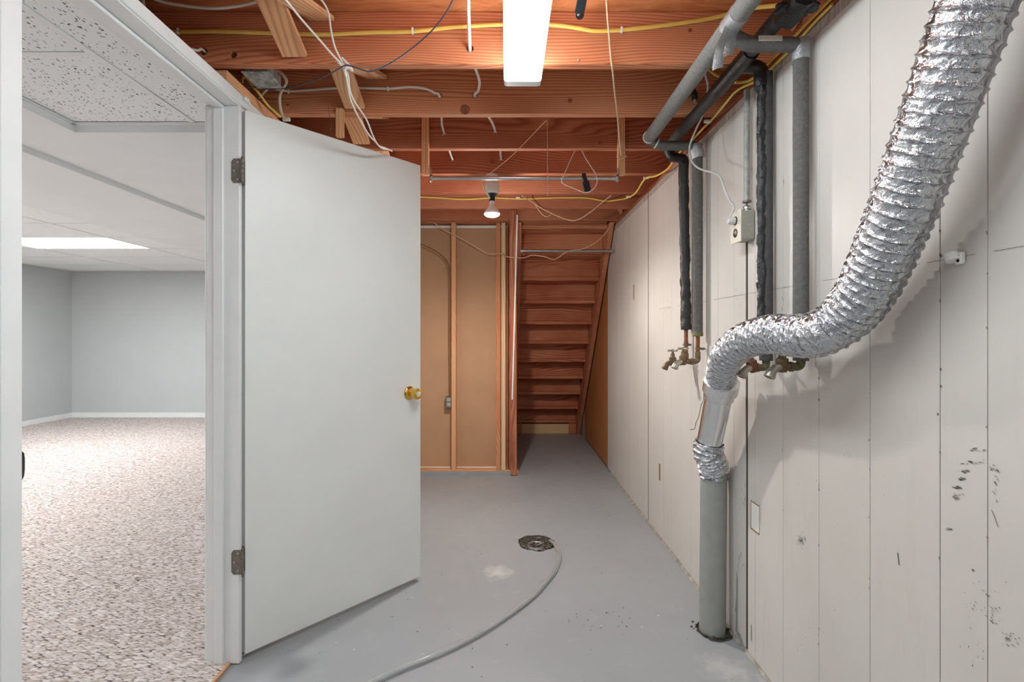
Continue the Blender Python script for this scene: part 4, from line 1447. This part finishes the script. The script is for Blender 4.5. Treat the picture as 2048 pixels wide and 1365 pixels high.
# pipe clamps on the copper
for (yy, zz) in ((YA_ + 0.005, at(1398, 698, YA_).z), (YB_ + 0.005, at(1376, 690, YB_).z)):
    turned('clamp', [(0.0118, -0.004), (0.0125, 0), (0.0118, 0.004)], (XPV, yy, zz), (0, 0, 1), 'dull_steel', pg if yy < 2.4 else pb, 14)
    turned('clamp_bolt', [(0.006, 0), (0.006, 0.012), (0.004, 0.022)], (XPV + 0.008, yy, zz), (1, 0, 0), 'dull_steel', pg if yy < 2.4 else pb, 10)


# ------------------------------------------------------------------ faucets
def faucet(label, xw, y, z, s, reach, mat, spout_mat, handle=True, elbow='old_brass', stem_lean=0.0, spout_open=False):
    e = empty('faucet', (xw - reach, y, z - 0.04))
    tag(e, label, 'faucet', 'faucets on the cream wall')
    # elbow and union out of the wall pipe
    pipe('elbow', arc_path([(xw, y, z + 0.045 * s), (xw, y, z), (xw - 0.03 * s, y, z)], 0.014 * s), 0.0125 * s, elbow, e, 0.05, 30, y, 14, 0.004)
    turned('union', [(0.0115 * s, 0), (0.0155 * s, 0.002), (0.0155 * s, 0.010 * s), (0.012 * s, 0.012 * s), (0.013 * s, 0.02 * s), (0.0105 * s, 0.03 * s), (0.0105 * s, reach - 0.028)],
           (xw - 0.024 * s, y, z), (-1, 0, 0), mat, e, 14)
    bx = xw - reach
    turned('valve_body', [(0.0, -0.018 * s), (0.012 * s, -0.016 * s), (0.0165 * s, -0.006 * s), (0.0165 * s, 0.010 * s), (0.0175 * s, 0.012 * s), (0.0175 * s, 0.024 * s), (0.012 * s, 0.027 * s), (0.010 * s, 0.034 * s), (0.010 * s, 0.044 * s), (0.006 * s, 0.045 * s), (0.006 * s, 0.056 * s)],
           (bx, y, z), (stem_lean, 0, 1), mat, e, 16)
    bm = bmesh.new()
    pth = catmull([(bx + 0.002, y, z), (bx - 0.018 * s, y - 0.004, z - 0.002), (bx - 0.034 * s, y - 0.008, z - 0.013 * s), (bx - 0.043 * s, y - 0.010, z - 0.028 * s)], 5)
    sweep(bm, pth, lambda i, q, th: (0.0125 if i < 8 else 0.0125 + 0.0006 * (i - 8)) * s, 14, not spout_open)
    sp = from_bm('spout', bm, spout_mat, e, smooth=50)
    d = (pth[-1] - pth[-2]).normalized()
    turned('spout_rim', [(0.0145 * s, -0.004), (0.0162 * s, -0.002), (0.0162 * s, 0.003), (0.0135 * s, 0.004), (0.011 * s, 0.004), (0.0105 * s, -0.004), (0, -0.004)], pth[-1], d, spout_mat, sp, 18)
    if handle:
        top = Vector((bx, y, z)) + Vector((stem_lean, 0, 1)).normalized() * 0.056 * s
        h = empty('handle', top, e)
        turned('hub', [(0.006 * s, -0.004), (0.009 * s, 0), (0.009 * s, 0.006 * s), (0.004 * s, 0.010 * s), (0, 0.011 * s)], top, (stem_lean, 0, 1), 'nickel', h, 14)
        for k in range(4):
            a = k * math.pi / 2 + 0.35
            dv = Vector((math.cos(a), math.sin(a), -stem_lean * math.cos(a) + 0.04))
            turned('spoke', [(0.0038 * s, 0), (0.0034 * s, 0.012 * s), (0.0052 * s, 0.022 * s), (0.0058 * s, 0.027 * s), (0.003 * s, 0.031 * s), (0, 0.0315 * s)], top + Vector((0, 0, 0.002)), dv, 'nickel', h, 10)
    return e


faucet('brass cross-handle faucet under the plain grey foam drop', XPV - 0.004, YA_ + 0.005, H - 0.118, 1.0, 0.067, 'old_brass', 'nickel')
faucet('brass cross-handle faucet under the black taped drop beside the grey drop', XPV + 0.004, YB_ + 0.005, H - 0.132, 1.0, 0.066, 'old_brass', 'old_brass')
faucet('tarnished faucet with pale open spout tucked under the aluminium duct bend', XPV + 0.006, YC_, H - 0.109, 1.0, 0.045, 'copper', 'nickel', True, 'verdigris', -0.3, True)
faucet('dark brass faucet with pale spout under the thickest grey drop', XPV + 0.0, YD_, H - 0.093, 1.0, 0.056, 'old_brass', 'nickel', False, 'verdigris')

# ------------------------------------------------------------------ conduit, outlet and plugged cord
cd = tube('conduit', [at(1493.5, 402, 1.905), at(1493.5, 300, 1.905), at(1494, 180, 1.905)], 0.0105, 'galv', seg=14, n=3)
tag(cd, 'thin galvanised conduit dropping from the joists to the outlet', 'conduit')
cpt = at(1493.5, 403, 1.905)
turned('locknut', [(0.0105, 0), (0.0155, 0.001), (0.0155, 0.008), (0.0105, 0.009)], cpt + Vector((0, 0, -0.006)), (0, 0, 1), 'dull_steel', cd, 12)
ow = empty('wall_outlet', at(1490, 448, 1.90))
tag(ow, 'grey surface-mounted outlet box with ivory cover on the cream wall', 'outlet')
oz0, oz1 = H + 0.352, H + 0.468
box('box_body', 0.868, XW - 0.001, 1.885, 1.965, oz0 + 0.004, oz1 - 0.004, 'box_grey', ow, 0.005, None, 2)
cov = box('cover', 0.8625, 0.8675, 1.882, 1.968, oz0 - 0.004, oz1 + 0.002, 'ivory', ow, 0.0015)
for k in range(3):
    turned('knockout', [(0.0125, 0), (0.0125, 0.0012), (0.0105, 0.0016), (0.010, 0.0008), (0, 0.0008)], (0.892, 1.885, oz1 - 0.022 - 0.034 * k), (0, -1, 0), 'box_grey', ow, 20)
for zc in (oz1 - 0.036, oz0 + 0.034):
    r = turned('receptacle', [(0.0165, 0), (0.0165, 0.0015), (0.015, 0.0022), (0, 0.0022)], (0.8625, 1.925, zc), (-1, 0, 0), 'black_plastic', ow, 22)
    for s in (-1, 1):
        box('slot', 0.8598, 0.8604, 1.925 + s * 0.006 - 0.0012, 1.925 + s * 0.006 + 0.0012, zc - 0.001, zc + 0.008, 'ivory', r)
turned('connector', [(0.013, 0), (0.013, 0.004), (0.0155, 0.006), (0.0155, 0.014), (0.012, 0.018)], (cpt.x, cpt.y, oz1 - 0.0035), (0, 0, 1), 'steel', ow, 16)
pc = empty('plug_and_cord', at(1470, 432, 1.93))
tag(pc, 'pale grey plug with cord looping up to the foam pipes', 'power cord')
pz = oz1 - 0.036
turned('plug', [(0.0, -0.001), (0.013, 0.0), (0.0145, 0.006), (0.0135, 0.02), (0.009, 0.026), (0, 0.027)], (0.8600, 1.925, pz), (-1, 0, 0), 'grey_cord', pc, 16)
tube('cord', [(0.846, 1.925, pz - 0.004), (0.836, 1.925, pz + 0.004), at(1468, 416, 1.925), at(1458, 400, 1.93), at(1449, 378, 1.95), at(1440, 354, 2.0), at(1428, 346, 2.07), at(1405, 340, 2.17), at(1390, 331, 2.22), at(1381, 316, 2.25), at(1379, 296, 2.26),
              at(1385, 275, 2.25), at(1396, 250, 2.21), at(1405, 230, 2.17), at(1411, 205, 2.12), at(1416, 175, 2.04), at(1411, 150, 1.96), at(1408, 133, 1.88)], 0.0042, 'grey_cord', pc, n=6, seg=10)

# small hanging valve on the second joist
vt = empty('hanger_valve', at(1388, 190, 2.18))
tag(vt, 'small dark valve fitting under the second joist beside the pipes', 'valve')
turned('body', [(0.008, 0), (0.013, 0.004), (0.013, 0.03), (0.009, 0.036), (0.009, 0.05), (0.005, 0.06)], at(1390, 200, 2.17), (-0.15, 0, 1), 'black_tape', vt, 14)
turned('nipple', [(0.009, -0.016), (0.009, 0.0), (0.006, 0.001)], at(1390, 200, 2.17), (-0.15, 0, 1), 'nickel', vt, 12)
tube('lever', [at(1389, 192, 2.165), at(1381, 190, 2.155), at(1377, 196, 2.15)], 0.0035, 'dull_steel', vt, n=4)

# white cable saddle left on the wall
sd = wpt(1925, 516)
sa = empty('cable_saddle', (XW, sd.y, sd.z - 0.015))
tag(sa, 'white plastic cable saddle screwed alone to the cream wall', 'cable clip')
bm = bmesh.new()
path = []
for k in range(13):
    a = math.pi * (0.08 + 0.92 * k / 12)
    path.append(Vector((XW - 0.004 - 0.010 * math.sin(a), sd.y + 0.001 + 0.010 * math.cos(a) + 0.006, sd.z + 0.004)))
box('foot', XW - 0.011, XW - 0.0008, sd.y - 0.009, sd.y + 0.006, sd.z - 0.013, sd.z + 0.011, 'clip_white', sa, 0.002)
bm.free()
bm = bmesh.new()
for k in range(9):
    pass
lathe(bm, [(0.009, -0.008), (0.0125, -0.008), (0.0125, 0.008), (0.009, 0.008)], (XW - 0.0135, sd.y + 0.008, sd.z + 0.002), (0, 0.35, 1), 18)
from_bm('hook', bm, 'clip_white', sa, smooth=40)
turned('screw_hole', [(0.0034, 0), (0.0034, 0.0008), (0, 0.0008)], (XW - 0.011, sd.y - 0.002, sd.z - 0.006), (-1, 0, 0), 'dark_hole', sa, 12)
turned('screw_hole', [(0.0026, 0), (0.0026, 0.0008), (0, 0.0008)], (XW - 0.011, sd.y - 0.002, sd.z + 0.004), (-1, 0, 0), 'scuff', sa, 12)

# ------------------------------------------------------------------ standpipe and aluminium duct
SPX, SPY = 0.846, 2.10
sp = empty('standpipe', (SPX, SPY, 0))
tag(sp, 'grey painted vertical drain standpipe rising from the floor', 'pipe')
pipe('pipe_shell', [Vector((SPX, SPY, -0.02)), Vector((SPX + 0.006, SPY, 0.66))], 0.0515, 'standpipe', sp, 0.006, 6, 1, 36, 0.03)
bm = bmesh.new()
rnd2 = random.Random(11)
for k in range(60):
    a = rnd2.uniform(0, 2 * math.pi)
    rr = 0.055 + abs(rnd2.gauss(0, 0.012))
    c = Vector((min(SPX + math.cos(a) * rr, XW - 0.004), SPY + math.sin(a) * rr, rnd2.uniform(0.0, 0.008)))
    bmesh.ops.create_icosphere(bm, subdivisions=1, radius=rnd2.uniform(0.003, 0.008), matrix=Matrix.Translation(c) @ Matrix.Rotation(rnd2.uniform(0, 3), 4, 'X') @ Matrix.Diagonal((1, 0.7, 0.5, 1)))
o = from_bm('rubble', bm, 'dirt', sp)
o['kind'] = 'stuff'
bm = bmesh.new()
ring = []
for k in range(28):
    a = 2 * math.pi * k / 28
    r = 0.063 + 0.014 * noise.noise(Vector((math.cos(a) * 2, math.sin(a) * 2, 5))) + (0.02 if -1.2 < a - 5.4 < 0.8 else 0)
    ring.append(bm.verts.new((min(SPX + math.cos(a) * r, XW + 0.003), SPY + math.sin(a) * r, 0.0012)))
bm.faces.new(ring)
from_bm('broken_floor_edge', bm, 'dirt', sp)

du = empty('flexible_duct', at(1442, 768, 1.86))
tag(du, 'crumpled aluminium flexible vent duct sweeping up across the cream wall', 'duct')
# squashed lower cuff on the standpipe
cuff = [Vector((SPX + 0.006, SPY, 0.625)), Vector((SPX + 0.004, SPY - 0.002, 0.66)), at(1424, 925, 2.075), at(1416, 905, 2.06), at(1419, 885, 2.05)]


def crinkle(R0, pitch, ridge, wob, seed, squeeze=None):
    def f(i, s, th):
        ph = (s / pitch + th / (2 * math.pi)) % 1.0
        R = R0 if R0 < 0.0585 else 0.0495 + 0.011 * min(1.0, max(0.0, (s - 0.1) / 0.75))
        d = min(ph, 1 - ph)
        r = R + ridge * math.exp(-(d / 0.10) ** 2) - ridge * 0.5 * math.sin(math.pi * ph)
        n1 = noise.noise(Vector((math.cos(th) * R * 55, math.sin(th) * R * 55, s * 42 + seed)))
        n2 = noise.noise(Vector((math.cos(th) * R * 150, math.sin(th) * R * 150, s * 130 + seed)))
        k = 1.0 - math.exp(-(d / 0.12) ** 2) * 0.7
        return r + (n1 * wob + n2 * wob * 0.55) * k
    return f


def foil_tube(name, pts, R, pitch, ridge, wob, seed, step=0.0026, seg=72):
    path = catmull(pts, 30)
    # even resampling
    L = [0]
    for a, b in zip(path, path[1:]):
        L.append(L[-1] + (b - a).length)
    n = int(L[-1] / step)
    out, j = [], 0
    for k in range(n + 1):
        t = L[-1] * k / n
        while j < len(L) - 2 and L[j + 1] < t:
            j += 1
        out.append(path[j].lerp(path[j + 1], (t - L[j]) / max(1e-9, L[j + 1] - L[j])))
    bm = bmesh.new()
    sweep(bm, out, crinkle(R, pitch, ridge, wob, seed), seg, False)
    return from_bm(name, bm, 'foil', du, smooth=35)


foil_tube('lower_cuff', cuff, 0.055, 0.014, 0.005, 0.004, 4.0)
DUCT = [(1443, 765, 1.90), (1444, 742, 1.82), (1456, 712, 1.70), (1488, 683, 1.595), (1540, 669, 1.49), (1590, 672, 1.395), (1640, 667, 1.305), (1690, 636, 1.25), (1733, 580, 1.175), (1768, 505, 1.11),
        (1811, 400, 1.035), (1878, 215, 0.95), (1953, 0, 0.88), (2010, -160, 0.835), (2040, -330, 0.80)]
up_pts = [at(*q) for q in DUCT]
foil_tube('upper_hose', up_pts, 0.0595, 0.0225, 0.0034, 0.0016, 9.0, 0.0024)
p0, p1 = at(1418, 892, 2.06), at(1441, 776, 1.915)
bm = bmesh.new()
ax = (p1 - p0)
lathe(bm, [(0.0485, 0), (0.0485, ax.length)], p0, ax, 40)
from_bm('rigid_section', bm, 'bright_steel', du, smooth=60)
bm = bmesh.new()
lathe(bm, [(0.0490, ax.length * 0.84), (0.0545, ax.length * 0.85), (0.0560, ax.length * 0.94), (0.0630, ax.length * 0.95), (0.0640, ax.length * 1.10), (0.0580, ax.length * 1.12)], p0, ax, 40)
from_bm('foil_collar', bm, 'foil_tape', du, smooth=30)
# lock seam of the rigid section
axn = ax.normalized()
sd_ = (Vector((0.55, -0.83, 0)) - axn * axn.dot(Vector((0.55, -0.83, 0)))).normalized() * 0.0488
tube('lock_seam', [p0 + sd_ + axn * 0.004, p0 + sd_ + axn * ax.length * 0.84], 0.0022, 'chrome', du, seg=6, n=2)
w = tube('loose_wire_end', [at(1408, 782, 1.92), at(1407, 800, 1.925), at(1402, 812, 1.93), at(1398, 832, 1.94), at(1392, 846, 1.945), at(1389, 858, 1.95), at(1380, 860, 1.95)], 0.0014, 'dull_steel', du, seg=6, n=5)

# ------------------------------------------------------------------ floor drain and clear hose
dn = empty('floor_drain', (DR.x, DR.y, -0.03))
tag(dn, 'round floor drain with metal strainer in a broken concrete hole', 'drain')
bm = bmesh.new()
rings = []
for j, (f, z) in enumerate(((1.0, -0.001), (0.93, -0.012), (0.82, -0.018), (0.66, -0.024), (0.3, -0.03))):
    rings.append([bm.verts.new((DR.x + (x - DR.x) * f, DR.y + (y - DR.y) * f, z + (0.007 * noise.noise(Vector((x * 60, y * 60, j * 3.1))) if j else 0))) for x, y in hole_pts])
for a, b in zip(rings, rings[1:]):
    for k in range(len(a)):
        k2 = (k + 1) % len(a)
        bm.faces.new((a[k], a[k2], b[k2], b[k]))
bm.faces.new(rings[-1])
from_bm('pit', bm, 'dirt', dn, smooth=20)
sc_ = Vector((DR.x - 0.006, DR.y - 0.006, -0.012))
turned('strainer', [(0.052, -0.012), (0.054, -0.004), (0.050, 0.004), (0.044, 0.005), (0.042, 0.002), (0.0, 0.003)], sc_, (0.02, -0.03, 1), 'steel', dn, 32)
for k in range(6):
    a = k * math.pi / 3
    c = sc_ + Vector((math.cos(a) * 0.025, math.sin(a) * 0.025, 0.0035))
    turned('strainer_hole', [(0.007, 0), (0.007, 0.0008), (0, 0.0008)], c, (0, 0, 1), 'dark_hole', dn, 12)
tube('finger_bar', [sc_ + Vector((0.005, -0.02, 0.008)), sc_ + Vector((0.03, 0.0, 0.010)), sc_ + Vector((0.046, 0.022, 0.009))], 0.004, 'nickel', dn, n=5)
bm = bmesh.new()
for k in range(70):
    a = rnd2.uniform(0, 2 * math.pi)
    rr = rnd2.uniform(0.058, 0.1)
    c = Vector((DR.x + math.cos(a) * rr, DR.y + math.sin(a) * rr, -0.010 - (0.1 - rr) * 0.2))
    bmesh.ops.create_icosphere(bm, subdivisions=1, radius=rnd2.uniform(0.003, 0.010), matrix=Matrix.Translation(c) @ Matrix.Rotation(rnd2.uniform(0, 3), 4, (1, 1, 0)) @ Matrix.Diagonal((1, 0.7, 0.5, 1)))
o = from_bm('crumbs', bm, 'pebble', dn)
o['kind'] = 'stuff'


def fp(px, py, z=0.0):
    d = F * (H - z) / (py - VY)
    return at(px, py, d)


HR = 0.0105
hp = [(1100, 1083, -0.006), (1108, 1088, 0.010), (1114, 1098, HR), (1119, 1112, HR), (1112, 1138, HR), (1095, 1162, HR), (1068, 1192, HR), (1038, 1216, HR), (1000, 1243, HR), (960, 1268, HR), (910, 1294, HR), (860, 1316, HR), (800, 1340, HR), (745, 1366, HR), (690, 1400, HR), (640, 1450, HR)]
pth = catmull([fp(x, y, z) for x, y, z in hp], 8)
bm = bmesh.new()
ra = sweep(bm, pth, HR, 16, False)
rb = sweep(bm, pth, HR - 0.003, 16, False)
for e in (0, -1):
    for k in range(16):
        k2 = (k + 1) % 16
        bm.faces.new((ra[e][k], ra[e][k2], rb[e][k2], rb[e][k]))
ho = empty('clear_hose', fp(900, 1300, 0))
tag(ho, 'clear plastic drain hose curving across the grey floor', 'hose')
from_bm('tube_wall', bm, 'clear', ho, smooth=60)
